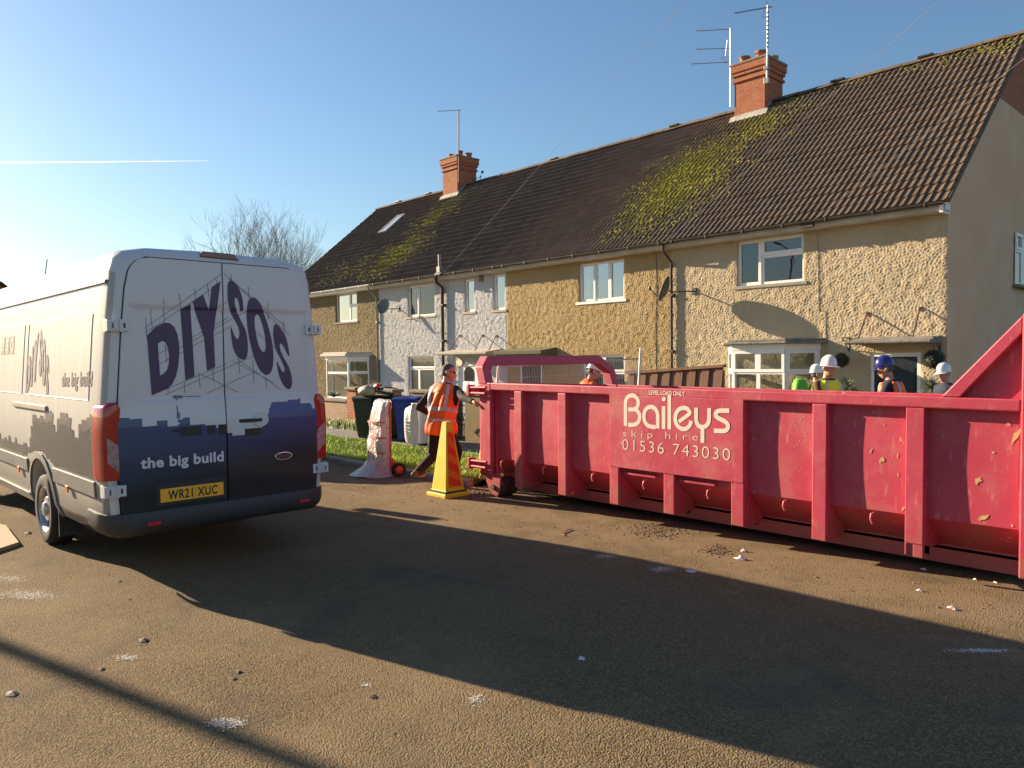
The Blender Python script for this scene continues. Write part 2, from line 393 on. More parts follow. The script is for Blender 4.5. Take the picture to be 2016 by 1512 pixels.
def lmap(p0, p1):
    p0 = Vector((p0[0], p0[1], 0)); p1 = Vector((p1[0], p1[1], 0)); e = (p1-p0); L = e.length; e = e/L; n = Vector((e.y, -e.x, 0))
    return (lambda s, o, z: p0 + e*s + n*o + Vector((0,0,z))), L
def lbox(mb, f, s0, s1, o0, o1, z0, z1):
    return mb.add([f(s0,o0,z0),f(s1,o0,z0),f(s1,o1,z0),f(s0,o1,z0),f(s0,o0,z1),f(s1,o0,z1),f(s1,o1,z1),f(s0,o1,z1)],
        [(0,3,2,1),(4,5,6,7),(0,1,5,4),(1,2,6,5),(2,3,7,6),(3,0,4,7)])
def window(parent, p0, p1, z0, z1, cells, sill=None, fw=.055, curtain=None, framemat=None, blinds=None, glass=None):
    f, L = lmap(p0, p1); Hh = z1-z0; fr = MB(); gl = MB()
    lbox(fr, f, 0, L, -.05, -.012, z0, z0+.05); lbox(fr, f, 0, L, -.05, -.012, z1-.05, z1)
    lbox(fr, f, 0, .05, -.05, -.012, z0+.05, z1-.05); lbox(fr, f, L-.05, L, -.05, -.012, z0+.05, z1-.05)
    for c in cells:
        a, b, lo, hi = c[0]*L, c[1]*L, z0+c[2]*Hh, z0+c[3]*Hh; op = len(c) > 4; o1 = .018 if op else 0.0; q = fw*1.25 if op else fw
        lbox(fr, f, a, b, -.045, o1, lo, lo+q); lbox(fr, f, a, b, -.045, o1, hi-q, hi)
        lbox(fr, f, a, a+q, -.045, o1, lo+q, hi-q); lbox(fr, f, b-q, b, -.045, o1, lo+q, hi-q)
        gl.add([f(a+q*.9,-.022,lo+q*.9), f(b-q*.9,-.022,lo+q*.9), f(b-q*.9,-.022,hi-q*.9), f(a+q*.9,-.022,hi-q*.9)], [(0,1,2,3)])
    w = fr.build('window', framemat or WHITE, parent, bevel=.006)
    gl.build('pane', glass or GLASS, w)
    if sill:
        sm = MB(); lbox(sm, f, -.09, L+.09, -.06, .11, z0-.075, z0-.004); sm.build('sill', sill, w, bevel=.008)
    if curtain:
        for a, b, lo, hi in curtain:
            cm = MB(); n = max(6, int((b-a)*L/.05)); pts = []
            for i in range(n+1):
                s = (a+(b-a)*i/n)*L; o = -.16 + .022*math.sin(i*1.7) + .008*math.sin(i*.6)
                pts.append((f(s, o, z0+lo*Hh), f(s, o, z0+hi*Hh)))
            vs = [p for pr in pts for p in pr]; cm.add(vs, [(2*i, 2*i+2, 2*i+3, 2*i+1) for i in range(n)])
            cm.build('curtain', BLIND, w, smooth=True)
    if blinds:
        bm_ = MB(); n = int(L/.095)
        for i in range(n):
            s = (i+.5)*L/n; bm_.add([f(s-.042,-.13,z0+.05), f(s+.036,-.17,z0+.05), f(s+.036,-.17,z1-.05), f(s-.042,-.13,z1-.05)], [(0,1,2,3)])
        bm_.build('vertical_blind', BLIND, w)
    return w
def wall_mesh(x0, x1, z0, z1, holes, y=DW, rev=.11, mats=None, parent=None, name='wall', mat=None):
    xs = sorted({x0, x1, *[h[0] for h in holes], *[h[1] for h in holes]}); zs = sorted({z0, z1, *[h[2] for h in holes], *[h[3] for h in holes]})
    mb = MB()
    for a, b in zip(xs[:-1], xs[1:]):
        for c, d in zip(zs[:-1], zs[1:]):
            mx, mz = (a+b)/2, (c+d)/2
            if any(h[0] < mx < h[1] and h[2] < mz < h[3] for h in holes): continue
            mb.add([(a,y+.002,c),(b,y+.002,c),(b,y+.002,d),(a,y+.002,d)], [(0,1,2,3)])
    return wall_finish(mb, x0, x1, z0, z1, holes, y, rev, parent, name, mat)
_rf = np.random.default_rng(17); _N = 512; _k = np.fft.fftfreq(_N, d=.02)
_kr = np.sqrt(_k[:,None]**2+_k[None,:]**2)                       # cycles per metre on a 2 cm lattice
def _field(lo, hi): 
    f = np.fft.ifft2(np.fft.fft2(_rf.standard_normal((_N,_N)))*np.exp(-((_kr-lo)/hi)**2)).real; return f/f.std()
LUMP = .5+.5*np.tanh(1.3*_field(17.0, 6.5)) + .15*_field(4, 3)
def wall_finish(mb, x0, x1, z0, z1, holes, y, rev, parent, name, mat):
    # thrown roughcast: real lumps a few centimetres wide standing out of the wall
    def axis(lo, hi, cuts):
        a = np.arange(math.ceil(lo/.02), math.floor(hi/.02)+1)*.02; cuts = np.array(sorted({lo, hi, *cuts}))
        a = a[np.min(np.abs(a[:,None]-cuts[None,:]), axis=1) > .009]; return np.sort(np.concatenate([a, cuts]))
    zl = max(z0, .35)
    X = axis(x0, x1, [q for h in holes for q in h[:2]]); Z_ = axis(zl, z1, [q for h in holes for q in h[2:] if q > zl])
    ix = np.round(X/.02).astype(int) % _N; iz = np.round(Z_/.02).astype(int) % _N
    Hh = LUMP[iz][:,ix]; D = np.full(Hh.shape, .2)
    for a, b, c, d in holes:
        dx = np.maximum(np.maximum(a-X, X-b), 0); dz = np.maximum(np.maximum(c-Z_, Z_-d), 0); D = np.minimum(D, np.sqrt(dx[None,:]**2+dz[:,None]**2))
    D = np.minimum(D, np.minimum(X-x0, x1-X)[None,:]+.012); Hh = np.clip(Hh, -.3, 1.4)*np.clip(D/.05, 0, 1)*.0135
    nx = len(X); o = len(mb.v); zz, xx = np.meshgrid(Z_, X, indexing='ij')
    P = np.stack([xx, y-Hh, zz], -1).reshape(-1, 3)
    mb.v += [Vector(p) for p in P]
    cx, cz = (X[:-1]+X[1:])/2, (Z_[:-1]+Z_[1:])/2; ok = np.ones((len(cz), len(cx)), bool)
    for a, b, c, d in holes: ok &= ~(((cx > a)&(cx < b))[None,:] & ((cz > c)&(cz < d))[:,None])
    jj, ii = np.nonzero(ok); q = jj*nx+ii+o
    F = np.stack([q, q+1, q+nx+1, q+nx], -1).tolist(); mb.f += F; mb.m += [0]*len(F)
    for a, b, c, d in holes:
        y2 = y+rev
        mb.add([(a,y,c),(a,y2,c),(a,y2,d),(a,y,d)], [(0,1,2,3)]); mb.add([(b,y,c),(b,y,d),(b,y2,d),(b,y2,c)], [(0,1,2,3)])
        mb.add([(a,y,d),(a,y2,d),(b,y2,d),(b,y,d)], [(0,1,2,3)]); mb.add([(a,y,c),(b,y,c),(b,y2,c),(a,y2,c)], [(0,1,2,3)])
    o_ = mb.build(name, mat, parent); o_.data.polygons.foreach_set('use_smooth', [len(p.vertices) == 4 and p.area < .002 for p in o_.data.polygons]); return o_
def RX(uL, vT, uR, vB, y=DW):
    a = on_y(uL, vT, y); b = on_y(uR, vB, y); return (a.x, b.x, b.z, a.z)
GZ = ground(DW)
TP = .15                                            # spacing of the tile rolls
def roof_part(parent, x0, x1, verge_l=False, verge_r=False):
    x0, x1 = round(x0/TP)*TP+.0001, round(x1/TP)*TP-.0001
    mb = MB(); prof = [(0,0),(.075,.0),(.092,.020),(.112,.030),(.132,.020)]
    n0 = math.floor(x0/TP); n1 = math.floor(x1/TP); xs = [(x0,0)]
    for i in range(n0, n1+1):
        for dx, h in prof:
            x = i*TP+dx
            if x0 < x < x1: xs.append((x, h))
    xs.append((x1, 0)); rows = 22; L = math.hypot(RIDGE_Y-EAVE_Y, RIDGE_Z-EAVE_Z); ny, nz = -(RIDGE_Z-EAVE_Z)/L, (RIDGE_Y-EAVE_Y)/L
    rr = random.Random(3)
    for r in range(rows):
        t0, t1 = r/rows, (r+1)/rows+.0005; pts = []
        for t, lift in ((t0, -.012), (t0, .026), (t1, .002)):
            for x, h in xs:
                j = .004*math.sin(x*1.7+r*2.3) + .004*math.sin(x*.31+r)
                o = lift + (h if lift > -.01 else 0) + j
                pts.append((x, EAVE_Y+(RIDGE_Y-EAVE_Y)*t + ny*o, EAVE_Z+(RIDGE_Z-EAVE_Z)*t + nz*o))
        k = len(xs)
        mb.add(pts, [(a*k+i, a*k+i+1, (a+1)*k+i+1, (a+1)*k+i) for a in (0,1) for i in range(k-1)])
    by = 2*RIDGE_Y-EAVE_Y
    mb.add([(x0,RIDGE_Y,RIDGE_Z+.02),(x1,RIDGE_Y,RIDGE_Z+.02),(x1,by,EAVE_Z),(x0,by,EAVE_Z)], [(0,1,2,3)])
    mb.add([(x0,EAVE_Y,EAVE_Z-.05),(x1,EAVE_Y,EAVE_Z-.05),(x1,RIDGE_Y,RIDGE_Z-.05),(x0,RIDGE_Y,RIDGE_Z-.05)], [(0,1,2,3)])
    for flag, x, s in ((verge_l, x0, -1), (verge_r, x1, 1)):
        if flag:
            for r in range(rows):
                for sg in (1, -1):
                    ya, yb = EAVE_Y+(RIDGE_Y-EAVE_Y)*r/rows, EAVE_Y+(RIDGE_Y-EAVE_Y)*(r+1)/rows; za, zb = roof_z(ya), roof_z(yb)
                    if sg < 0: ya, yb = 2*RIDGE_Y-ya, 2*RIDGE_Y-yb
                    mb.add([(x+s*.003,ya,za-.09),(x+s*.003,yb,zb-.09),(x+s*.003,yb,zb+.012),(x+s*.003,ya,za+.045)], [(0,1,2,3)])
                    mb.add([(x+s*.003,ya,za+.045),(x+s*.003,yb,zb+.012),(x-s*.05,yb,zb+.012),(x-s*.05,ya,za+.045)], [(0,1,2,3)])
    ro = mb.build('roof', ROOF, parent)
    rm = MB(); n = max(1, round((x1-x0)/.45))
    for i in range(n):
        a, b = x0+(x1-x0)*i/n, x0+(x1-x0)*(i+1)/n-.012; R = []
        for x in (a, b):
            R.append([Vector((x, RIDGE_Y+.135*math.cos(rad(q)), RIDGE_Z-.03+.105*math.sin(rad(q)) + .006*math.sin(i*2.2))) for q in range(0, 181, 30)])
        rm.rings(R, True, True)
    rm.build('ridge_tiles', ROOF, ro, smooth=True)
    return ro
def moss_clumps(ro, x0, x1, n):
    mm = MB(); rr = random.Random(8)
    for _ in range(n):
        x = rr.uniform(x0, x1); y = rr.uniform(EAVE_Y+.15, RIDGE_Y-.1); a = moss_amount(x, y)
        if rr.random()*.85 > a - .12 + .12*math.sin(x*4.1)*math.sin(y*5.2): continue
        s = rr.uniform(.010, .036); tv = Vector((0, 1, KS)).normalized(); nv_ = Vector((0, -KS, 1)).normalized(); c = Vector((x, y, roof_z(y))) + nv_*.022; vs = []; k = 7
        for rr_, hh in ((1.0, 0), (.62, .38)):
            for j in range(k): q = 6.28*j/k + hh; g = rr.uniform(.7, 1.3)*rr_; vs.append(c + Vector((1,0,0))*math.cos(q)*s*g + tv*math.sin(q)*s*g*1.25 + nv_*s*hh*rr.uniform(.7, 1.4))
        mm.add(vs, [(j, (j+1)%k, k+(j+1)%k, k+j) for j in range(k)] + [tuple(range(k, 2*k))])
    if mm.f:
        o = mm.build('moss', M('moss', (.25,.215,.018), .95, var=.45, vs=2.5, kind='World'), ro); o['kind'] = 'stuff'
def gutter_part(parent, x0, x1, mat, fmat):
    mb = MB(); k = 7; R = []
    for x in (x0, x1): R.append([Vector((x, 15.60+.058*math.cos(rad(q)), 4.595+.058*math.sin(rad(q)))) for q in np.linspace(180, 360, k)] + [Vector((x, 15.60+.048*math.cos(rad(q)), 4.595+.048*math.sin(rad(q)))) for q in np.linspace(360, 180, k)])
    mb.rings(R, True, True)
    x = x0+.3
    while x < x1: mb.box(x, x+.03, 15.535, 15.665, 4.53, 4.60); x += .95
    mb.build('gutter', mat, parent)
    fb = MB(); fb.box(x0, x1, 15.672, 15.70, 4.44, 4.62); fb.box(x0, x1, 15.70, DW+.02, 4.44, 4.465); fb.build('fascia', fmat, parent)
def pipe(parent, pts, r, mat, name='downpipe', clips=()):
    mb = MB(); mb.tube(pts, r, 10)
    for z in clips: mb.box(pts[-1][0]-r*1.6, pts[-1][0]+r*1.6, pts[-1][1]-r*1.15, DW+.003, z-.03, z+.03)
    return mb.build(name, mat, parent, smooth=True)
def chimney(parent, u, v, uR, uT, vT, wx, pots, seed):
    c = on_roof(u, v); x1 = c.x; x0 = x1-wx; y0 = c.y; y1 = y0+1.05
    ztop = on_x(uT, vT, x1).z
    mb = MB(); zb = roof_z(y0)-.5
    mb.box(x0, x1, y0, y1, zb, ztop-.52)
    mb.box(x0-.05, x1+.05, y0-.05, y1+.05, ztop-.52, ztop-.44)
    mb.box(x0-.015, x1+.015, y0-.015, y1+.015, ztop-.44, ztop-.34); mb.box(x0-.06, x1+.06, y0-.06, y1+.06, ztop-.34, ztop-.24)
    mb.box(x0-.09, x1+.09, y0-.09, y1+.09, ztop-.24, ztop-.04)
    st = mb.build('chimney', RBRK, parent, bevel=.008)
    cb = MB(); cb.box(x0-.11, x1+.11, y0-.11, y1+.11, ztop-.04, ztop+.035); cb.build('chimney_cap', COPE, st, bevel=.02)
    fl = MB(); zf = roof_z(y0)
    fl.add([(x0-.12,y0-.14,roof_z(y0-.14)+.035),(x1+.10,y0-.14,roof_z(y0-.14)+.035),(x1+.10,y0-.012,zf+.10),(x0-.12,y0-.012,zf+.10)], [(0,1,2,3)])
    fl.box(x0-.03, x1+.03, y0-.014, y0-.002, zf-.05, zf+.13)
    fl.add([(x1+.004,y0-.01,zf-.05),(x1+.004,RIDGE_Y,roof_z(RIDGE_Y)-.05),(x1+.004,RIDGE_Y,roof_z(RIDGE_Y)+.14),(x1+.004,y0-.01,zf+.14)], [(0,1,2,3)])
    fl.build('flashing', M('mortar_flashing', (.36,.33,.29), .9, var=.3, vs=6), st)
    for px, py, h, r, m in pots:
        p = MB(); p.lathe([(r*1.12,0),(r*1.1,.06),(r,.08),(r*.92,h-.06),(r*1.08,h-.05),(r*1.08,h),(r*.8,h),(r*.78,h-.25)], (x0+px*wx, y0+py*1.05, ztop+.03), 18, cap=False); p.build('chimney_pot', m, st, smooth=True)
    return st, (x0, x1, y0, y1, ztop)

XB = [-32.0, on_y(746, 600, DW).x, on_y(998, 650, DW).x, on_y(1322, 600, DW).x-.0, -4.95]
def house(i, label, wmat, holes, gut=DARKPIPE, fm=FASC, group='terraced houses'):
    x0, x1 = XB[i], XB[i+1]
    root = thing('terraced_house', label, 'house', ((x0+x1)/2, DW, GZ), 0, group)
    wall_mesh(x0, x1, GZ-.1, 4.55, holes, parent=root, mat=wmat)
    bk = MB(); bk.box(x0, x1, 26.0, 26.1, GZ-.1, 4.6); bk.build('rear_wall', wmat, root)
    rm = MB(); rm.box(x0+.02, x1-.02, 17.6, 17.65, GZ, 4.6); rm.box(x0+.02, x1-.02, 16.12, 17.6, 2.15, 2.3); rm.box(x0+.02, x1-.02, 16.12, 17.6, 4.4, 4.46)
    rm.build('interior', ROOM, root)
    ro = roof_part(root, x0-(.12 if i == 0 else 0), x1+(.10 if i == 3 else 0), i == 0, i == 3)
    gutter_part(root, x0, x1+(.06 if i == 3 else 0), gut, fm)
    return root, ro

# --- house 1: tan, white gutter, bay window
w1 = RX(660, 580, 703, 632); 
h1, r1 = house(0, 'tan roughcast end house with white gutter, farthest along the terrace', TAN, [w1], FASCW, FASCW)
window(h1, (w1[0], DW+.075), (w1[1], DW+.075), w1[2], w1[3], [(0,.62,0,1),(.62,1,.55,1,1),(.62,1,0,.55)], COPE, glass=GLASSR, curtain=[(0,.1,0,1)])
moss_clumps(r1, XB[0], XB[1], 12000)
gb = MB(); gb.prism([(DW, GZ-.1), (26.1, GZ-.1), (26.1, 4.6), (RIDGE_Y, RIDGE_Z-.1), (DW, 4.6)], 'x', XB[0]-.02, XB[0]+.1); gb.build('gable_wall', TAN, h1)
def bay(parent, xl0, xl1, xr1, xr0, yf, z0, zs, z1, zroof, cellsF, cellsR, roofmat):
    mb = MB(); P = [(xl0, DW-.002), (xl1, yf), (xr1, yf), (xr0, DW-.002)]
    mb.prism(P, 'z', z0, zs); b = mb.build('bay_window', parent and WHITE, parent)
    for k, (p0, p1) in enumerate(zip(P[:-1], P[1:])):
        window_sub(b, p0, p1, zs, z1, cellsF if k == 1 else cellsR)
    c = Vector((sum(p[0] for p in P)/4, sum(p[1] for p in P)/4))
    def grow(q, e): 
        return [(q[0][0]-e, q[0][1]), (q[1][0]-e*.6, q[1][1]-e), (q[2][0]+e*.6, q[2][1]-e), (q[3][0]+e, q[3][1])]
    hd = MB(); hd.prism(grow(P, .03), 'z', z1, z1+.14); hd.build('bay_head', WHITE, b, bevel=.01)
    rf = MB(); rf.prism(grow(P, .20), 'z', z1+.14, zroof); rf.prism(grow(P, .12), 'z', zroof, zroof+.06); rf.build('bay_roof', roofmat, b, bevel=.015)
    return b
def window_sub(parent, p0, p1, z0, z1, cells):
    f, L = lmap(p0, p1); fr = MB(); gl = MB(); Hh = z1-z0; fw = .045
    lbox(fr, f, 0, .05, -.07, .012, z0, z1); lbox(fr, f, L-.05, L, -.07, .012, z0, z1)
    for c in cells:
        a, b, lo, hi = c[0]*L, c[1]*L, z0+c[2]*Hh, z0+c[3]*Hh; op = len(c) > 4; q = min(fw*(1.5 if op else 1), (b-a)*.28); o1 = .02 if op else .0
        lbox(fr, f, a, b, -.05, o1, lo, lo+q); lbox(fr, f, a, b, -.05, o1, hi-q, hi); lbox(fr, f, a, a+q, -.05, o1, lo+q, hi-q); lbox(fr, f, b-q, b, -.05, o1, lo+q, hi-q)
        gl.add([f(a+q*.9,-.02,lo+q*.9), f(b-q*.9,-.02,lo+q*.9), f(b-q*.9,-.02,hi-q*.9), f(a+q*.9,-.02,hi-q*.9)], [(0,1,2,3)])
    # children of the bay must not go deeper than sub-parts
    fr.build('window_frame', WHITE, parent); gl.build('pane', GLASS, parent)
yb = 15.45
bl, br = on_y(643, 740, yb).x, on_y(686, 740, yb).x
bay(h1, bl-.5, bl, br, br+.62, yb, GZ, on_y(650, 782, yb).z, on_y(650, 709, yb).z, on_y(650, 697, yb).z, [(0,1,.66,1),(0,1,0,.66)], [(0,1,.66,1,1),(0,1,0,.66)], M('pale_concrete', (.55,.50,.42), .9))
hb = MB(); 
for dx in (-.28, .28): hb.lathe([(0,0),(.06,0),(.06,.45),(0,.45)], (0,0,0), 8)
xp = XB[1]-.02
pipe(h1, [(xp-.1, 15.60, 4.55), (xp-.1, 15.62, 4.42), (xp-.02, 15.93, 4.1), (xp-.02, 15.93, GZ)], .034, GREYPIPE, clips=(3.2,1.7,.6))

# --- house 2: white
w2a, w2b, w2c, w2d = RX(802, 564, 856, 620), RX(914, 550.5, 934, 613), RX(970.5, 542, 994.5, 609), RX(803.5, 702, 856, 800)
w2d = (w2d[0], w2d[1], .35, w2d[3])
d2 = RX(903, 716, 941, 830); d2 = (d2[0], d2[1], GZ, d2[3])
h2, r2 = house(1, 'white roughcast terraced house with a satellite dish and two tiny upper windows', WHT, [w2a, w2b, w2c, w2d, d2])
SILLB = M('sandstone_sill', (.45,.34,.24), .9, var=.2)
window(h2, (w2a[0], DW+.075), (w2a[1], DW+.075), w2a[2], w2a[3], [(0,.37,0,1,1),(.37,1,0,1)], SILLB, curtain=[(.02,.1,0,1),(.9,.98,0,1)])
for q in (w2b, w2c): window(h2, (q[0], DW+.075), (q[1], DW+.075), q[2], q[3], [(0,1,0,1,1)], SILLB, glass=GLASSR)
window(h2, (w2d[0], DW+.075), (w2d[1], DW+.075), w2d[2], w2d[3], [(0,1,.72,1,1),(0,.36,0,.72),(.36,1,0,.72)], SILLB, blinds=True)
moss_clumps(r2, XB[1], XB[2], 12000)
vb = MB(); q = on_y(948, 548, DW); vb.box(q.x-.11, q.x+.11, 15.975, DW+.01, q.z-.11, q.z+.11)
for k in range(4): vb.box(q.x-.09, q.x+.09, 15.965, 15.975, q.z-.085+k*.05, q.z-.055+k*.05)
vb.build('air_vent', M('vent_brown', (.22,.16,.10), .8), h2)
xq = on_y(870, 545, 15.9).x
pipe(h2, [(xq, 15.62, 4.52), (xq, 15.66, 4.35), (xq, 15.90, 4.2), (xq, 15.90, GZ)], .058, DARKPIPE, 'soil_pipe', (3.6, 2.4, 1.2))
q = on_roof(866, 538); sp = MB(); sp.tube([(q.x, q.y, q.z-.1), (q.x, q.y, q.z+.62)], .055, 12); sp.obox((q.x, q.y-.03, q.z+.03), .32, .3, .02, Matrix.Rotation(math.atan(KS), 3, 'X')); sp.obox((q.x, q.y, q.z+.12), .16, .16, .2)
sp.build('vent_pipe', GREYPIPE, r2, smooth=True)
def door(parent, x0, x1, z0, z1, colr, arch=False, plain=False):
    fr = MB(); y = DW+.05; fr.box(x0, x0+.07, y-.03, y+.05, z0, z1); fr.box(x1-.07, x1, y-.03, y+.05, z0, z1); fr.box(x0+.07, x1-.07, y-.03, y+.05, z1-.08, z1)
    d = fr.build('door_frame', WHITE, parent, bevel=.006)
    lf = MB(); lf.box(x0+.072, x1-.072, y, y+.045, z0, z1-.082)
    for a, b in ((.12,.45),(.55,.88)):
        ww = x1-x0; lf.box(x0+ww*a, x0+ww*b, y-.012, y, z0+.2, z0+.85); lf.box(x0+ww*a, x0+ww*b, y-.012, y, z0+1.0, z0+(1.3 if arch else 1.8))
    l = lf.build('door', colr, parent, bevel=.005)
    if arch:
        gm_ = MB(); cx, ww = (x0+x1)/2, (x1-x0)*.26
        gm_.prism([(cx-ww, z0+1.35), (cx+ww, z0+1.35)] + [(cx+ww*math.cos(rad(q)), z0+1.62+ww*.75*math.sin(rad(q))) for q in range(0, 181, 20)], 'y', y-.016, y-.013); gm_.build('door_glass', M('dark_leaded_glass', (.02,.022,.025), .08), l)
    hm = MB(); hm.tube([(x1-.16, y-.05, z0+1.05), (x1-.28, y-.05, z0+1.05)], .012, 8); hm.box(x1-.18, x1-.145, y-.012, y, z0+.95, z0+1.15); hm.build('handle', M('chrome', (.7,.7,.7), .25, 1.0, var=.03), l)
door(h2, d2[0], d2[1], d2[2], d2[3], WHITE, arch=True)
def canopy(parent, xl, xr, z, depth, mat, rods=(), brk=True, th=.09):
    mb = MB(); mb.prism([(DW-depth, z-th), (DW+.02, z-th), (DW+.02, z+.10), (DW-depth, z)], 'x', xl, xr); mb.prism([(DW-depth-.03, z-th*.7), (DW-depth+.002, z-th*.7), (DW-depth+.002, z+.01), (DW-depth-.03, z+.01)], 'x', xl-.03, xr+.03)
    c = mb.build('door_canopy', mat, parent, bevel=.01)
    for (a, b) in rods:
        r = MB(); r.tube([a, (a[0], a[1]-.03, a[2]+.02), b], .014, 8); r.obox(a, .06, .03, .08); r.build('support_rod', RUST, c)
    return c
c2l, c2r = on_y(892, 690, DW).x, on_y(990, 692, DW).x
zc = on_y(930, 693, 15.3).z
def rodpts(u0, v0, u1, v1, y1): return (on_y(u0, v0, DW-.01), on_y(u1, v1, y1))
WROD = M('white_painted_rod', (.6,.6,.58), .6)
canopy(h2, c2l, c2r, zc, .7, M('pale_canopy', (.42,.37,.30), .9, var=.25), [rodpts(906, 661, 885, 690, 15.45), rodpts(951, 661, 935, 690, 15.45), rodpts(978, 662, 962, 690, 15.45)])

# --- house 3: ochre
w3a = RX(1139, 520.5, 1229, 588); w3b = RX(1146, 699, 1230, 800); w3b = (w3b[0], w3b[1], .45, w3b[3])
d3 = (XB[2]+.55, XB[2]+1.5, GZ, 1.72)
h3, r3 = house(2, 'ochre roughcast terraced house with a three-pane upper window', OCH, [w3a, w3b, d3])
window(h3, (w3a[0], DW+.075), (w3a[1], DW+.075), w3a[2], w3a[3], [(0,.35,0,1,1),(.35,.66,0,1),(.66,1,0,1,1)], FASCW, glass=GLASSR, curtain=[(.03,.13,0,1),(.87,.97,0,1)])
window(h3, (w3b[0], DW+.075), (w3b[1], DW+.075), w3b[2], w3b[3], [(0,.5,.66,1,1),(.5,1,.66,1,1),(0,.5,0,.66),(.5,1,0,.66)], FASCW)
moss_clumps(r3, XB[2], XB[3], 9000)
door(h3, *d3, M('dark_green_door', (.03,.06,.04), .4))
c3l, c3r = on_y(1006, 690, DW).x, on_y(1096, 690, DW).x
canopy(h3, c3l, c3r, on_y(1060, 690, 15.35).z, .65, M('mossy_canopy', (.11,.105,.055), .95, var=.4, vs=9, bump=.7, bs=30, bd=.02), th=.14)
xq = on_y(1321.5, 480, 15.93).x
pipe(h3, [(xq-.02, 15.60, 4.55), (xq-.02, 15.62, 4.36), (xq, 15.93, 4.12), (xq, 15.93, GZ)], .036, DARKPIPE, clips=(3.3, 1.9, .5))
wl = MB(); q = on_y(1292, 490, DW); wl.tube([(q.x, 15.985, 4.42), (q.x+.02, 15.985, 3.4), (q.x-.02, 15.985, 2.6), (q.x, 15.985, GZ)], .007, 5); wl.build('wall_cable', DARKPIPE, h3)

# --- house 4: cream, near end
w4a = RX(1450.5, 476, 1582, 553); d4 = RX(1713, 695, 1812, 800); d4 = (d4[0], d4[1], GZ, d4[3])
h4, r4 = house(3, 'cream roughcast end house with mossy roof, white bay window and navy door', CRM, [w4a, d4])
window(h4, (w4a[0], DW+.075), (w4a[1], DW+.075), w4a[2], w4a[3], [(0,.365,0,1,1),(.365,1,.63,1,1),(.365,1,0,.63)], M('grey_sill', (.30,.27,.23), .9), fw=.06)
moss_clumps(r4, XB[3], XB[4], 20000)
door(h4, *d4, M('navy_door', (.012,.018,.028), .35))
xg = XB[4]
zbr = 7.35
gz_ = MB(); yl = EAVE_Y+(zbr-EAVE_Z)/KS; yr = 2*RIDGE_Y-yl
gz_.prism([(DW+.004, GZ-.1), (26.1, GZ-.1), (26.1, 4.55), (yr, zbr-.03), (yl, zbr-.03), (DW+.004, 4.9)], 'x', xg-.1, xg+.02); gz_.build('gable_wall', GREYD, h4)
gp = MB(); gp.prism([(yl, zbr-.03), (yr, zbr-.03), (RIDGE_Y, RIDGE_Z-.06)], 'x', xg-.1, xg+.006); gp.build('gable_peak', RBRK, h4)
be = MB(); be.prism([(15.62, 4.40), (DW+.02, 4.40), (DW+.02, 4.95), (15.62, 4.60)], 'x', xg-.02, xg+.045); be.build('eaves_box', FASCW, h4)
q0 = on_x(1997, 458, xg+.03); q1 = on_x(1997, 560, xg+.03)
window(h4, (xg+.06, q0.y), (xg+.06, q0.y+1.2), q1.z, q0.z, [(0,.45,.68,1,1),(0,.45,0,.68),(.45,1,0,1)], COPE)
yb = 15.40
a0, a1, a2 = on_y(1443, 720, yb).x, on_y(1545, 720, yb).x, on_y(1614, 700, DW).x
bay(h4, a0-.45, a0, a1, a2, yb, GZ, on_y(1490, 815, yb).z, on_y(1490, 690, yb).z, on_y(1490, 673, yb).z,
    [(0,.5,.66,1,1),(.5,1,.66,1,1),(0,.5,0,.66),(.5,1,0,.66)], [(0.05,.95,.66,1,1),(0.05,.95,0,.66)], LEAD)
cl, cr = on_y(1692, 660, DW).x, on_y(1853, 660, DW).x
canopy(h4, cl, cr, on_y(1750, 671, 15.35).z, .65, LEAD, [rodpts(1708, 618, 1689, 667, 15.5), rodpts(1812, 608, 1797, 662, 15.5)], th=.055)
for u in (1672, 1851):
    p = on_y(u, 690, DW); s = -1 if u < 1700 else 1
    bq = MB(); bq.tube([(p.x, 15.99, p.z+.28), (p.x, 15.99, p.z-.02)], .012, 6); bq.tube([(p.x, 15.99, p.z), (p.x-.02, 15.72, p.z+.25)], .011, 6); bq.tube([(p.x, 15.99, p.z+.26), (p.x-.02, 15.66, p.z+.26)], .011, 6)
    bq.build('hanging_bracket', IRON, h4)
wl = MB(); pts = [on_y(1608, 448, 15.99), on_y(1610, 500, 15.985), on_y(1612, 612, 15.985), on_y(1625, 612, 15.985), on_y(1626, 700, 15.985)]; wl.tube(pts, .007, 5); wl.build('wall_cable', M('pale_cable', (.35,.30,.22), .7), h4)
# junction box on the fascia
jb = MB(); q = on_y(1593, 441, 15.66); jb.box(q.x-.16, q.x+.10, 15.60, 15.672, 4.46, 4.53); jb.build('cable_bracket', DARKPIPE, h4)

# --- chimneys
ch1, B1 = chimney(h2, 901, 383, 935, 899, 306, 1.0, [(.22,.30,.22,.13,CLAY), (.55,.5,.34,.13,CLAY), (.75,.80,.26,.14,CLAY)], 1)
ch2, B2 = chimney(h4, 1506, 221, 1539, 1508, 112, .98, [(.20,.25,.24,.15,CLAY), (.62,.45,.34,.17,CLAY), (.80,.85,.25,.13,CLAYB)], 2)
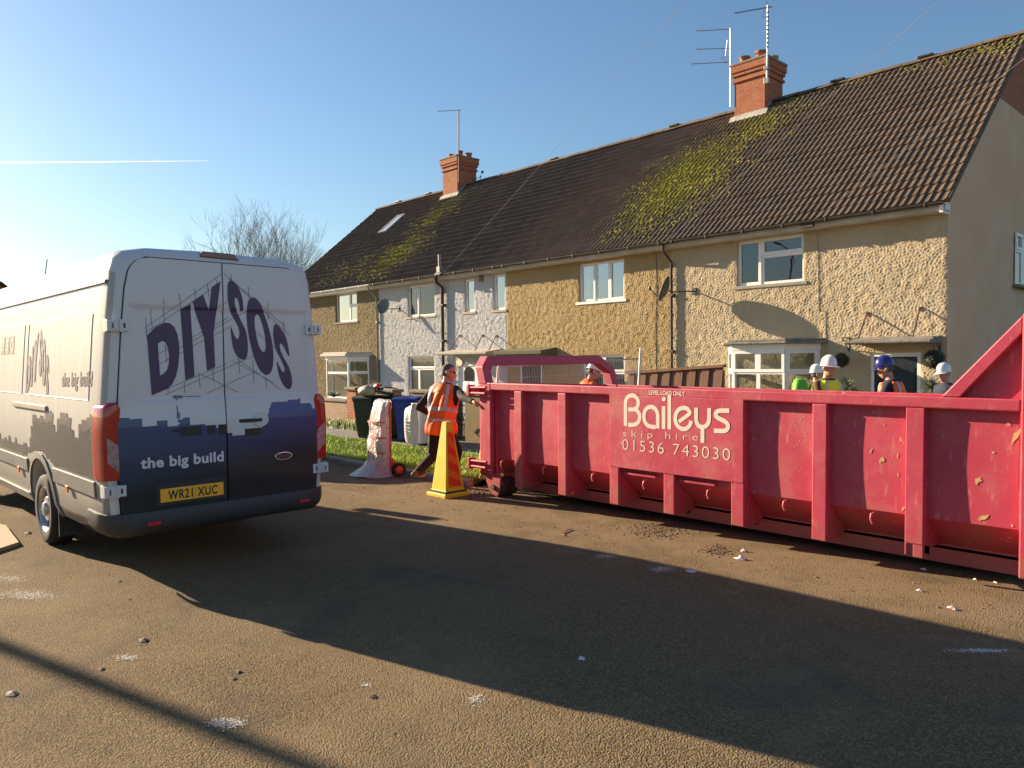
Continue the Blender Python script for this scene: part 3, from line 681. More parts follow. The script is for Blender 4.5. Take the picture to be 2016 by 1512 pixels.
# --- roof light and ridge vents
q = [on_roof(*p) for p in ((760,459),(784,428),(799,425),(772,456))]
nv = Vector((0, -KS, 1)).normalized()
sk = MB(); x0, x1 = q[1].x-.0, q[1].x+.62; y0, y1 = q[0].y, q[1].y
def rp(x, y, o): return Vector((x, y, roof_z(y))) + nv*o
def rbox(mb, xa, xb, ya, yb_, o0, o1):
    mb.add([rp(xa,ya,o0),rp(xb,ya,o0),rp(xb,yb_,o0),rp(xa,yb_,o0),rp(xa,ya,o1),rp(xb,ya,o1),rp(xb,yb_,o1),rp(xa,yb_,o1)], [(0,3,2,1),(4,5,6,7),(0,1,5,4),(1,2,6,5),(2,3,7,6),(3,0,4,7)])
rbox(sk, x0, x1, y0, y0+.07, 0, .11); rbox(sk, x0, x1, y1-.07, y1, 0, .11); rbox(sk, x0, x0+.07, y0+.07, y1-.07, 0, .11); rbox(sk, x1-.07, x1, y0+.07, y1-.07, 0, .11)
sko = sk.build('roof_window', GREYPIPE, r1)
rv = MB()
for u, v in ((787,399),(843,384)):
    pass
def ridge_vent(parent, us):
    for u, v in us:
        mb = MB(); p = on_y(u, v, RIDGE_Y); mb.box(p.x-.19, p.x+.19, RIDGE_Y-.15, RIDGE_Y+.15, RIDGE_Z+.045, RIDGE_Z+.105)
        mb.build('ridge_vent', DARKPIPE, parent, bevel=.02)
ridge_vent(h1, [(787,399),(846,382)]); ridge_vent(h3, [(1093,313),(1330,250)]); ridge_vent(h4, [(1652,162),(1824,113)])
sg = MB(); sg.add([rp(x0+.06,y0+.06,.095),rp(x1-.06,y0+.06,.095),rp(x1-.06,y1-.06,.095),rp(x0+.06,y1-.06,.095)], [(0,1,2,3)]); sg.build('roof_window_pane', M('sky_pane', (.30,.34,.38), .06, var=.03, spec=1.0), h1)
# oval house number by the white door
q = on_y(906, 714, DW)
nm = MB(); nm.lathe([(.0,0),(.16,0),(.16,.02),(0,.02)], (q.x, 15.975, q.z), 24, Matrix.Rotation(rad(90), 3, 'X'), 1, .68); npl = nm.build('number_plaque', M('cream_plaque', (.62,.52,.32), .6), h2, smooth=True)

# ------------------------------------------------------------------ lettering
def text2d(body, offset=0.0, space=1.0, res=4):
    cu = bpy.data.curves.new('t', 'FONT'); cu.body = body; cu.size = 1; cu.offset = offset; cu.space_character = space; cu.resolution_u = res
    o = bpy.data.objects.new('t', cu); col.objects.link(o)
    dg = bpy.context.evaluated_depsgraph_get(); e = o.evaluated_get(dg); m = e.to_mesh()
    vs = [(v.co.x, v.co.y) for v in m.vertices]; fs = [list(p.vertices) for p in m.polygons]
    e.to_mesh_clear(); bpy.data.objects.remove(o); bpy.data.curves.remove(cu)
    x0 = min(v[0] for v in vs); x1 = max(v[0] for v in vs)
    return [((v[0]-x0)/(x1-x0), v[1]) for v in vs], fs          # width normalised to 1, height in em (cap height ~0.7)
def put_text(mb, body, fn, cap=1.0, **kw):
    """fn(s, t): s 0..1 along the line, t in cap heights"""
    vs, fs = text2d(body, **kw); mb.add([fn(x, y/.70*cap) for x, y in vs], fs)
def spline(pts, n=6, closed=False):
    pts = [Vector((p[0], p[1])) for p in pts]; out = []; k = len(pts)
    for i in range(k if closed else k-1):
        if closed: a, b, c, d = pts[i-1], pts[i], pts[(i+1)%k], pts[(i+2)%k]
        else: a, b, c, d = pts[max(i-1,0)], pts[i], pts[i+1], pts[min(i+2,k-1)]
        for j in range(n):
            t = j/n; out.append(.5*((2*b)+(c-a)*t+(2*a-5*b+4*c-d)*t*t+(3*b-a-3*c+d)*t**3))
    if not closed: out.append(pts[-1])
    return out
def stroke(mb, pts, wd, fn):
    """flat ribbon of constant width along 2D points"""
    n = len(pts); L = []; R_ = []
    for i, p in enumerate(pts):
        t = (pts[min(i+1,n-1)]-pts[max(i-1,0)]); t = t.normalized() if t.length > 1e-9 else Vector((1,0)); nn = Vector((-t.y, t.x))*wd/2
        L.append(fn(p+nn)); R_.append(fn(p-nn))
    vs = L+R_; mb.add(vs, [(i, n+i, n+i+1, i+1) for i in range(n-1)])
def fill2d(outer, holes=()):
    """triangulated polygon with holes: vertices, faces"""
    from mathutils.geometry import tessellate_polygon
    loops = [[Vector((p[0], p[1], 0)) for p in outer]] + [[Vector((p[0], p[1], 0)) for p in h] for h in holes]
    tri = tessellate_polygon(loops); vs = [p for l in loops for p in l]; return vs, [tuple(t) for t in tri]
def chop(vs, fs, step):
    """subdivide a flat mesh on a square lattice so that it can be wrapped on a shaped panel"""
    bm = bmesh.new(); V = [bm.verts.new((p[0], p[1], 0)) for p in vs]
    for f in fs:
        try: bm.faces.new([V[i] for i in f])
        except ValueError: pass
    for ax in (0, 1):
        lo = min(v.co[ax] for v in bm.verts); hi = max(v.co[ax] for v in bm.verts); q = math.ceil(lo/step)*step
        while q < hi:
            no = Vector((0,0,0)); no[ax] = 1; co = Vector((0,0,0)); co[ax] = q
            bmesh.ops.bisect_plane(bm, geom=bm.verts[:]+bm.edges[:]+bm.faces[:], plane_co=co, plane_no=no); q += step
    bm.verts.index_update(); out = [v.co.copy() for v in bm.verts], [[v.index for v in f.verts] for f in bm.faces]; bm.free(); return out

# ------------------------------------------------------------------ skip
SO = Vector((-7.67, 6.60, -0.065)); STILT = rad(.32)
skip = thing('skip', 'long red open-topped skip with ribbed sides and a white lettered panel', 'skip', SO)
skip.rotation_euler = (0, STILT, 0)
_Ri = Matrix.Rotation(-STILT, 3, 'Y')
def SL(u, v, y=-.004): return _Ri @ (on_y(u, v, SO.y+y) - SO)
def sk_(mb, name, mat=SKIPM, parent=skip, **kw):
    mb.v = [Vector((p[0], p[1], p[2]-.040*p[1])) for p in mb.v]          # the skip leans with the fall of the ground
    return mb.build(name, mat, parent, local=True, **kw)
SLEN, SW, RT, RB = 6.15, 2.75, 1.51, 1.415
for side in (0, 1):
    Y = (lambda y: y) if side == 0 else (lambda y: SW-y)
    pm = MB(); pts = [(.085, RB+.02)] + [(.085 - .008*math.sin(math.pi*k/8), RB - (RB-.52)*k/8) for k in range(1, 9)] + [(.42, .26), (.42, .10)]
    inner = [(p[0]+.012, p[1]) for p in pts][::-1]
    pm.prism([(Y(p[0]), p[1]) for p in pts+inner], 'x', .1, SLEN-.05); sk_(pm, 'side_panel', smooth=True)
    rm = MB(); rm.prism([(Y(a), b) for a, b in ((0,RB),(0,RT),(.14,RT),(.14,RB))], 'x', .193, SLEN-.022); sk_(rm, 'top_rail', bevel=.012)
    for i, (x, wd) in enumerate([(.645,.135),(1.405,.13),(2.20,.13),(2.93,.135),(3.725,.14),(4.535,.135),(5.325,.14)]):
        b = MB(); zt = RB-.002 if not (i in (2,3,4) and side == 0) else RB-.002
        b.prism([(Y(p[0]), p[1]) for p in ((0,.19),(0,zt),(.10,zt),(.095,.52),(.43,.25),(.22,.19))], 'x', x, x+wd)
        if i == 6 and side == 0:
            b = MB(); b.prism([(Y(p[0]), p[1]) for p in ((0,.30),(0,zt),(.10,zt),(.095,.52),(.43,.25),(.22,.26))], 'x', x, x+wd); b.prism([(.006,.19),(.006,.30),(.05,.30),(.05,.19)], 'x', x+.062, x+wd); b.prism([(.0,.20),(.0,.30),(.012,.30),(.012,.20)], 'x', x+.001, x+.016)
        sk_(b, 'rib', bevel=.010)
        if side == 0:
            hk = MB(); hx = x-.27; q = [(hx, .065, .50), (hx-.012, .035, .49), (hx-.012, .02, .45), (hx, .03, .41)]
            hk.tube(q, .010, 6); sk_(hk, 'net_hook', smooth=True)
    post = MB(); post.prism([(Y(p[0]), p[1]) for p in ((0,.30),(0,RT),(.15,RT),(.15,.30))], 'x', -.02, .19); sk_(post, 'corner_post', bevel=.012)
    if side == 0:
        ins = MB(); ins.box(.215, .235, .06, .12, .26, RB); sk_(ins, 'post_flange')
    # rollers
    for ya, yb2 in ((.33,.355),(.02,.045)):
        br = MB(); br.prism([(.20,.32),(.06,.32),(.07,.20),(.14,.07),(.20,.03),(.30,.03),(.34,.10),(.36,.32)], 'y', Y(ya), Y(yb2)); b_ = sk_(br, 'roller_bracket', bevel=.008)
    ro_ = MB(); ro_.lathe([(.02,0),(.125,0),(.13,.02),(.13,.24),(.125,.26),(.02,.26)], (.22, Y(.055) if side == 0 else Y(.315), .135), 24, Matrix.Rotation(rad(-90), 3, 'X')); ro_.lathe([(0,-.06),(.035,-.06),(.035,.02),(0,.02)], (.22, Y(.055) if side == 0 else Y(.315), .135), 10, Matrix.Rotation(rad(-90), 3, 'X')); sk_(ro_, 'roller', M('worn_steel_roller', (.10,.075,.06), .6, .5, var=.4, vs=12), b_, smooth=True)
    # low rear side plate between roller and first rib
    tri = MB(); x0, x1 = 5.585, SLEN-.02
    z1 = 2.135
    tri.prism([(x0,RT),(x0+.135,RT),(x1,z1-.135),(x1,z1)], 'y', Y(.0), Y(.13)); g1 = sk_(tri, 'end_gusset_frame', bevel=.010)
    tp = MB(); tp.prism([(x0+.10,RT-.01),(x1-.0,RT-.01),(x1-.0,z1-.09)], 'y', Y(.07), Y(.085)); sk_(tp, 'end_gusset_plate')
    fp = MB(); fp.prism([(Y(-.012),.17),(Y(-.012),z1+.01),(Y(.14),z1+.01),(Y(.14),.17)], 'x', SLEN-.02, SLEN+.12); sk_(fp, 'front_post', bevel=.012)
fl = MB(); fl.box(.12, SLEN-.05, .42, SW-.42, .22, .245); sk_(fl, 'floor')
for y in (.78, SW-.94):
    b = MB(); b.box(.1, SLEN, y, y+.16, .03, .22); sk_(b, 'base_rail')
for x in np.arange(.5, 6, .8):
    b = MB(); b.box(x, x+.08, .42, SW-.42, .15, .219); sk_(b, 'floor_bearer')
hd = MB(); hd.box(SLEN-.02, SLEN+.04, .14, SW-.14, .25, 2.1); hd.box(SLEN+.041, SLEN+.11, .9, 1.05, .1, 2.1); hd.box(SLEN+.041, SLEN+.11, SW-1.05, SW-.9, .1, 2.1); sk_(hd, 'headboard')
dr = MB(); dr.box(-.05, -.021, .02, SW-.02, .26, RT); 
for y in (.5, 1.1, 1.65, 2.2): dr.box(-.13, -.051, y, y+.1, .28, RT-.01)
sk_(dr, 'tail_door', bevel=.008)
# arched rail that stands above the tail door and leans outwards
ar = MB(); out_ = [(-.005,RT-.02),(-.005,1.72),(.13,1.865),(SW-.28,1.955),(SW-.0,1.76),(SW-.0,RT-.02)]; in_ = [(.13,RT-.02),(.13,1.665),(.19,1.735),(SW-.34,1.825),(SW-.14,1.70),(SW-.14,RT-.02)]
vs = []
for xo in (-.045, .115):
    for p in out_+in_: vs.append((xo - .32*(p[1]-RT), p[0], p[1]))
n = len(out_); N = 2*n
fs = []
for i in range(n-1):
    fs += [(i,i+1,n+i+1,n+i), (N+i,N+n+i,N+n+i+1,N+i+1), (i,N+i,N+i+1,i+1), (n+i,n+i+1,N+n+i+1,N+n+i)]
fs += [(0,n,N+n,N), (n-1,N+n-1,N+N-1,N-1)]
ar.add(vs, fs); sk_(ar, 'tail_arch', bevel=.012)
for z in (1.40, .42):
    for dz in (0, .055):
        pass
    hb = MB(); hb.box(-.10, .0, -.035, .05, z-.055, z+.055); 
    hb.tube([(-.20,-.05,z+.035),(.17,-.05,z+.045)], .020, 10); hb.tube([(-.20,-.05,z-.035),(.15,-.05,z-.035)], .020, 10); hb.box(-.21, -.16, -.075, .04, z-.075, z+.075)
    sk_(hb, 'door_latch', bevel=.006, smooth=True)
# lettered panel
sp = MB(); p0, p1 = SL(1200, 772), SL(1463, 952)
px0, px1, pz0, pz1 = p0.x, p1.x, p1.z, RB+.006
pz0 = .615
sp.box(px0, px1, -.006, .03, pz0, pz1); sign = sk_(sp, 'sign_panel', bevel=.004)
for x in (3.10, 3.0-.62):
    hb = MB(); hb.box(x+.0, x+.42, .03, .085, .545, .565); sk_(hb, 'step_ledge')
LET = M('cream_lettering', (.72,.62,.50), .6, var=.06)
TW = MB()
def cr1(x, y): p = SL(900+x/3.36, 660+y/3.36, -.010); return Vector((p.x, p.z))
_sn = [0]
def on_sign(p): return (p[0], -.0068-.00012*_sn[0], p[1])
def S(pts, curve=True, wd=.044):
    _sn[0] += 1; q = [cr1(*p) for p in pts]; stroke(TW, spline(q, 6) if curve else q, wd, on_sign)
S([(1112,600),(1112,470)], False); S([(1112,480),(1112,452),(1117,425),(1132,406),(1154,398),(1176,405),(1192,425),(1196,452),(1188,478),(1172,490)]); S([(1178,490),(1131,492)], False)
S([(1172,490),(1190,500),(1204,522),(1206,548),(1196,575),(1176,590),(1152,593)]); S([(1156,593),(1131,593)], False)
S([(1326,617),(1326,540)], False); S([(1326,560),(1325,525),(1315,495),(1295,477),(1272,475),(1250,488),(1237,515),(1235,548),(1243,577),(1262,598),(1288,606)]); S([(1284,606),(1313,608)], False)
S([(1365,620),(1365,470)], False); S([(1403,622),(1403,397)], False)
dv = [cr1(1366+13*math.cos(q), 423+15*math.sin(q)) for q in np.linspace(0, 6.2, 16)]; TW.add([on_sign(p) for p in dv], [tuple(range(16))])
S([(1466,573),(1541,517)], False, .040); S([(1541,522),(1533,500),(1515,484),(1490,482),(1465,493),(1448,518),(1442,552),(1450,587),(1470,611),(1497,621),(1523,613),(1540,592),(1547,567)])
S([(1580,480),(1580,550)], False); S([(1580,540),(1582,570),(1594,595),(1614,607),(1636,605),(1655,590),(1664,565),(1666,540)]); S([(1666,550),(1666,482)], False); S([(1622,606),(1622,712)], False)
S([(1800,499),(1745,499)], False); S([(1750,499),(1724,503),(1710,520),(1716,540),(1740,555),(1770,570),(1788,590),(1790,612),(1776,630),(1750,634)]); S([(1755,634),(1698,632)], False)
def sline(body, a, b, cap, off=0., y=-.0085, **kw):
    A, B = a, b
    put_text(TW, body, lambda s, t: (A[0]+(B[0]-A[0])*s, y, A[1]+(B[1]-A[1])*s + t*cap), offset=off, **kw)
sline('skip hire', cr1(1098,668), cr1(1592,697), .072, -.012, space=1.55)
sline('01536 743030', cr1(1093,757), cr1(1805,831), .122, -.014, space=1.18)
q = cr1(1266,378); q2 = cr1(1503,384)
sline('LEVEL LOAD ONLY', (q.x, RB+.022), (q2.x, RB+.022), .046, .020, y=-.003)
o = sk_(TW, 'lettering', LET, sign)
# the wood-and-mud rim and chips where the paint has gone
chips = MB(); rr = random.Random(4)
def chip(u, v, sx, sz):
    sx *= .72; sz *= .8
    c = SL(u, v, .075); a = []
    for k in range(9): q = 6.28*k/9; g = rr.uniform(.35,1.25); a.append((c.x+sx*math.cos(q)*g+.3*sz*math.sin(q)*(sx > .01), c.z+sz*math.sin(q)*g))
    kk = len(chips.v)
    def yo(z): return .085-.008*math.sin(math.pi*min(1,max(0,(RB-z)/(RB-.52))))-.0035
    chips.add([(p[0], yo(p[1]), p[1]) for p in a], [tuple(range(9))])
for c in [(1720,810,.014,.022),(1715,885,.015,.035),(1737,905,.03,.04),(1767,895,.008,.04),(1768,935,.007,.025),(1778,1000,.02,.04),(1925,945,.035,.05),(1935,1018,.05,.05),(1957,890,.018,.01),(2000,860,.03,.09),(1985,835,.03,.02),(1992,1035,.018,.02),(1740,835,.006,.02)]: chip(*c)
for k in range(46): chip(rr.gauss(1570,12), rr.gauss(850,34), rr.uniform(.003,.008), rr.uniform(.003,.010))
sk_(chips, 'bare_patch', M('bare_primer', (.52,.33,.15), .8, var=.35, vs=14))

# ------------------------------------------------------------------ van
YC = 2.695
VAN = thing('van', 'white long high-roofed panel van with purple lettering and navy skyline, parked on the left', 'van', (-10.0, YC, 0))
PAINT = M('white_van_paint', (.62,.62,.63), .24, var=.03, coat=0)
NAVYG = None
def mat_navy():
    t = NT('navy_skyline_wrap'); v = t.coord('World'); sp = t.n('SeparateXYZ'); t.l(v, sp.inputs[0])
    c = t.mix(t.rng(sp.outputs[1], 1.9, 3.4), (.022,.055,.14), (.028,.050,.24))
    zz_ = t.math('SUBTRACT', sp.outputs[2], t.math('MULTIPLY', t.math('SUBTRACT', sp.outputs[1], 2.7), .16)); c = t.mix(t.rng(zz_, 1.26, .80), c, (.010,.013,.018)); t.base(c); t.b.inputs['Roughness'].default_value = .35
    t.b.inputs['Coat Weight'].default_value = .3; return t.mat
NAVY = mat_navy()
WIN_BLACK = M('wrap_black', (.015,.017,.022), .4, var=.1)
PLASTIC = M('black_plastic', (.028,.028,.030), .6, var=.15, bump=.2, bs=300, bd=.001)
GREYPL = M('grey_body_plastic', (.16,.155,.15), .5, var=.08)
HW = [(.34,.90),(.46,.955),(.75,.978),(1.2,.985),(1.45,.968),(2.05,.925),(2.35,.895),(2.50,.880),(2.60,.855),(2.665,.79),(2.705,.60),(2.722,0)]
def hw(z):
    for (a, b), (c, d) in zip(HW[:-1], HW[1:]):
        if z <= c: return b+(d-b)*max(0, min(1, (z-a)/(c-a)))
    return 0
ZT = [(-6.555,2.66),(-6.60,2.705),(-6.72,2.722),(-11.3,2.722),(-11.7,2.69),(-11.95,2.58),(-12.25,2.15),(-12.9,1.42),(-13.2,1.12),(-13.32,.85)]
def lerp(tab, x):
    for (a, b), (c, d) in zip(tab[:-1], tab[1:]):
        if (a-x)*(x-c) >= 0: return b+(d-b)*(x-a)/(c-a)
    return tab[-1][1]
def ring(x):
    zt = lerp(ZT, x); inset = lerp([(-6.555,.075),(-6.575,.035),(-6.62,.010),(-6.70,0),(-12.3,0),(-12.9,.05),(-13.2,.16),(-13.32,.26)], x)
    zs = [.34,.46,.62,.75,.95,1.2,1.45,1.75,2.05,2.35,2.5,2.6,2.665,2.705]
    P = []
    for s in (-1, 1):
        q = []
        for z in zs:
            zz = (max(z, lerp([(-6.555,.44),(-6.9,.40),(-7.3,.34)], x)) if x > -7.3 else z) if z < .8 else .8+(z-.8)*(zt-.8)/(2.722-.8)
            q.append(Vector((x, YC+s*max(.02, hw(z)-inset), zz)))
        P += q if s < 0 else q[::-1]
    top = Vector((x, YC, zt)); k = len(zs); P.insert(k, top); return P
vb = MB(); xs = [-6.555,-6.563,-6.575,-6.595,-6.62,-6.66,-6.72,-7.0,-7.5,-8,-8.5,-9,-9.5,-10,-10.5,-11,-11.3,-11.5,-11.7,-11.85,-11.95,-12.1,-12.25,-12.5,-12.7,-12.9,-13.05,-13.2,-13.32]
vb.rings([ring(x) for x in xs], True)
# cut the wheel arches out of the shell
me = bpy.data.meshes.new('t'); me.from_pydata([tuple(p) for p in vb.v], [], vb.f); bm = bmesh.new(); bm.from_mesh(me); bmesh.ops.recalc_face_normals(bm, faces=bm.faces[:]); bm.to_mesh(me); bm.free()
tmp = bpy.data.objects.new('t', me); col.objects.link(tmp); cuts = []
WX = (-8.50, -12.25); WR = .345
for x in WX:
    for s in (-1, 1):
        c = MB(); c.lathe([(0,0),(.44,0),(.44,.5),(0,.5)], (x, YC+s*1.15 if s < 0 else YC+.65, .40), 40, Matrix.Rotation(rad(-90), 3, 'X'))
        cm = bpy.data.meshes.new('c'); cm.from_pydata([tuple(p) for p in c.v], [], c.f); bm = bmesh.new(); bm.from_mesh(cm); bmesh.ops.recalc_face_normals(bm, faces=bm.faces[:]); bm.to_mesh(cm); bm.free()
        co = bpy.data.objects.new('c', cm); col.objects.link(co); md = tmp.modifiers.new('b', 'BOOLEAN'); md.object = co; md.operation = 'DIFFERENCE'; md.solver = 'EXACT'; cuts.append(co)
dg = bpy.context.evaluated_depsgraph_get(); e = tmp.evaluated_get(dg); m2 = e.to_mesh()
body = MB(); body.v = [v.co.copy() for v in m2.vertices]
for p in m2.polygons:
    c = p.center; body.f.append(list(p.vertices)); r = math.hypot(c.x-WX[0], c.z-.40); r2 = math.hypot(c.x-WX[1], c.z-.40)
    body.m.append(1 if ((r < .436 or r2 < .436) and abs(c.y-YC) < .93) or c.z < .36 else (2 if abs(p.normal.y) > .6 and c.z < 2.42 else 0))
e.to_mesh_clear(); bpy.data.objects.remove(tmp)
for c in cuts: bpy.data.objects.remove(c)
def mat_dusty_dimmed():  # dirt streaks on a base darkened to hold down the sunlit flank's brightness
    t = NT('dusty_dimmed_van_paint'); v = t.coord('World'); mp = t.n('Mapping'); mp.inputs['Scale'].default_value = (9, 1, .5); t.l(v, mp.inputs['Vector'])
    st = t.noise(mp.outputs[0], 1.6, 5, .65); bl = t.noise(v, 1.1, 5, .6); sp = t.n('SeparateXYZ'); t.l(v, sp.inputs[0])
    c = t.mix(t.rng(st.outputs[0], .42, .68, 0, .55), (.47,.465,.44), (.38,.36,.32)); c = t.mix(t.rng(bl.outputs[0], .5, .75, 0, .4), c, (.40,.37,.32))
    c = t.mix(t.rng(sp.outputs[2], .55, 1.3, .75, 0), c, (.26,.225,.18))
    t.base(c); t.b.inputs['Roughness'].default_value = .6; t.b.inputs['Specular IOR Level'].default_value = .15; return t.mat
vbody = body.build('body', [PAINT, PLASTIC, mat_dusty_dimmed()], VAN, smooth=62)
def side(x, z, o=.004, s=-1): return Vector((x, YC+s*(hw(z)+o), z))
# rear doors, pressed panels, livery
DZ0, DZ1 = .53, 2.605
def door_hw(z):
    w_ = hw(min(z, 2.35))-.105 - max(0, z-2.35)*.22
    r = .13; q = z-(DZ1-r)
    if q > 0: w_ -= r - math.sqrt(max(0, r*r-q*q))
    return w_
def sstep(a, b, x): t = max(0, min(1, (x-a)/(b-a))); return t*t*(3-2*t)
prL, prR = on_x(253, 640, -6.55).y-YC, on_x(602, 640, -6.55).y-YC
prT, prB = on_x(430, 608, -6.55).z, on_x(400, 787, -6.55).z
def door_x(y, z):
    yy = y-YC
    m = min(yy-prL, prR-yy, prT-z, z-prB)
    x = -.012*sstep(-.012, .028, m)
    x += .016*sstep(1.42, 1.22, z) - .004*sstep(.75, .55, z)
    x -= .008*sstep(2.2, 2.62, z)**2
    return -6.530 + x
SKY = [(720,1100),(740,1115),(820,1125),(822,1150),(900,1150),(902,1118),(965,1125),(967,1155),(1030,1142),(1032,1112),(1060,1105),(1100,1102),(1102,1148),(1190,1150),(1250,1165),(1315,1195),(1345,1205),(1420,1200),(1422,1165),(1500,1160),(1522,1135),(1535,1090),(1560,1050),(1575,1010),(1680,1002),(1740,992),(1752,1020),(1810,1022),(1818,1050),(1860,1052)]
SKYW = [(on_x(a/2.965, 450+b/2.965, -6.55)) for a, b in SKY]
def skyline(y):
    z = SKYW[0].z
    for p in SKYW:
        if p.y <= y: z = p.z
    return z
BLK = [[on_x(a/2.965, 450+b/2.965, -6.55) for a, b in q] for q in (((1040,1158),(1170,1200)),((1195,1145),(1248,1200)),((1266,1140),(1314,1200)),((1420,1168),(1520,1200)),((985,1170),(1035,1188)))]
for s in (-1, 1):
    mb = MB(); nu, nv = 62, 158
    def P(u, t):
        z = DZ0+(DZ1-DZ0)*t; w_ = door_hw(z); a = .006; y = YC + s*(a+(w_-a)*u); return Vector((door_x(y, z), y, z))
    mb.grid(P, nu, nv)
    for i, f in enumerate(mb.f):
        c = sum((mb.v[k] for k in f), Vector())/4
        if c.z < skyline(c.y): mb.m[i] = 1
        if any(a.y < c.y < b.y and b.z < c.z < a.z for a, b in BLK): mb.m[i] = 2
    k = nu+1
    for idx in ([j*k for j in range(nv+1)], [j*k+nu for j in range(nv+1)], list(range(k)), [nv*k+i for i in range(k)]):
        base = len(mb.v); mb.v += [mb.v[i] - Vector((.03,0,0)) for i in idx]
        for a in range(len(idx)-1): mb.f.append([idx[a], idx[a+1], base+a+1, base+a]); mb.m.append(0 if mb.v[idx[a]].z > skyline(mb.v[idx[a]].y) else 1)
    d_ = mb.build('rear_door', [PAINT, NAVY, WIN_BLACK], VAN, smooth=True)
    if s < 0: doorL = d_
    else: doorR = d_
sl_ = MB(); pts = []
for s in (-1, 1):
    zz = np.linspace(DZ0-.01, DZ1+.009, 50); q = [(YC+s*(door_hw(min(z, DZ1-.0005))+.008), z) for z in zz]; pts += q if s < 0 else q[::-1]
sl_.prism(pts, 'x', -6.60, -6.5525); sl_.build('door_seal', M('black_seal', (.01,.01,.01), .8), VAN)
def onto_door(p, o=.003): return Vector((door_x(p[0], p[1])+o, p[0], p[1]))
def c1(x, y): p = on_x(x/2.965, 450+y/2.965, -6.55); return Vector((p.y, p.z))
PURP = M('purple_wrap', (.060,.035,.10), .4, var=.06)
LINE = M('sketch_line', (.16,.15,.19), .6)
letters = [
 ([(852,625),(905,573),(950,550),(985,552),(1012,575),(1030,615),(1040,670),(1042,730),(1036,800),(1022,862),(1000,908),(972,934),(930,952),(880,972)], [[(915,672),(940,655),(960,664),(975,695),(982,745),(980,790),(970,825),(953,845),(929,858)]], False),
 ([(1048,475),(1105,440),(1132,862),(1078,887)], [], False),
 ([(1115,428),(1178,385),(1212,478),(1230,342),(1280,310),(1243,612),(1253,808),(1205,832),(1188,638)], [], False),
 ([(1415,478),(1410,415),(1392,355),(1368,318),(1343,303),(1326,320),(1322,372),(1326,432),(1340,482),(1365,530),(1385,567),(1395,602),(1393,635),(1382,644),(1369,630),(1357,603),(1349,580),(1344,584),(1350,645),(1358,692),(1375,735),(1400,760),(1425,764),(1440,745),(1445,700),(1442,642),(1430,590),(1408,545),(1386,500),(1371,465),(1364,432),(1366,408),(1375,405),(1386,425),(1393,455),(1397,478)], [], True),
 ([(1437,490),(1440,440),(1452,412),(1475,403),(1500,418),(1522,455),(1550,525),(1575,605),(1592,690),(1595,770),(1587,825),(1567,852),(1540,848),(1510,815),(1480,745),(1455,648),(1442,560)], [[(1485,530),(1488,512),(1497,503),(1510,508),(1528,550),(1543,610),(1550,662),(1550,700),(1543,719),(1527,714),(1508,680),(1494,622),(1486,570)]], True),
 ([(1690,738),(1680,672),(1664,625),(1640,585),(1615,559),(1601,565),(1595,602),(1598,650),(1609,700),(1630,746),(1650,785),(1661,815),(1662,833),(1654,837),(1642,825),(1630,802),(1621,780),(1616,780),(1621,822),(1633,866),(1652,908),(1675,934),(1694,935),(1705,908),(1703,862),(1690,816),(1670,776),(1646,735),(1635,700),(1632,678),(1640,671),(1655,686),(1670,716),(1680,738)], [], True)]
shapes = []
lm = MB()
for out, holes, curved in letters:
    O = [c1(*p) for p in out]; Hs = [[c1(*p) for p in h] for h in holes]
    if curved: O = spline(O, 3, True); Hs = [spline(h, 3, True) for h in Hs]
    elif holes: O = O; Hs = Hs
    vs, fs = fill2d(O, Hs); shapes.append((vs, fs)); v2, f2 = chop(vs, fs, .03); lm.add([onto_door(p, .0035) for p in v2], f2)
o = lm.build('lettering', PURP, doorL)
ln = MB()
_dn = [0]
def dl(a, b, wd=.0045):
    _dn[0] += 1; oo = .0015+.00004*_dn[0]; A, B = c1(*a), c1(*b); n = max(2, int((B-A).length/.04)); stroke(ln, [A+(B-A)*i/n for i in range(n+1)], wd, lambda p: onto_door(p, oo))
for a, b in [((835,585),(1290,265)),((840,610),(1290,312)),((880,972),(1320,790)),((960,970),(1510,730)),((1300,262),(1665,570)),((1330,290),(1690,620)),((1380,760),(1640,940)),((1170,850),(1385,955)),((1350,770),(1600,900)),((1205,960),(1500,830)),
    ((845,520),(852,640)),((872,470),(885,600)),((945,410),(955,560)),((1037,380),(1050,480)),((1130,350),(1135,430)),((1205,320),(1212,400)),((1255,290),(1265,345)),((1345,265),(1348,320)),((1445,340),(1450,430)),((1555,430),(1568,530)),((1655,540),(1665,640)),
    ((960,680),(968,780)),((1070,890),(1075,960)),((1155,840),(1165,930)),((1240,800),(1243,890)),((1390,760),(1398,850)),((1475,760),(1480,900)),((1548,850),(1555,930)),((905,740),(1050,660)),((1110,640),(1330,520)),((925,790),(1060,720)),((1110,690),(1350,570)),((1130,530),(1320,430)),((975,930),(978,965)),((1040,700),(1440,480)),((1440,560),(1660,740))]: dl(a, b)
ln.build('sketch_lines', LINE, doorL)
# crane pictogram
cr_ = MB()
def cl_(pts, wd): _dn[0] += 1; oo = .0015+.00004*_dn[0]; stroke(cr_, [c1(*p) for p in pts], wd, lambda p: onto_door(p, oo))
for a, b, wd in [((1022,980),(1030,1110),.011),((1005,982),(1060,982),.026),((1060,980),(1170,978),.008),((1022,1090),(1040,1090),.05)]: cl_([a, b], wd)
cr_.build('crane_picture', M('wrap_grey', (.16,.16,.19), .5), doorL)
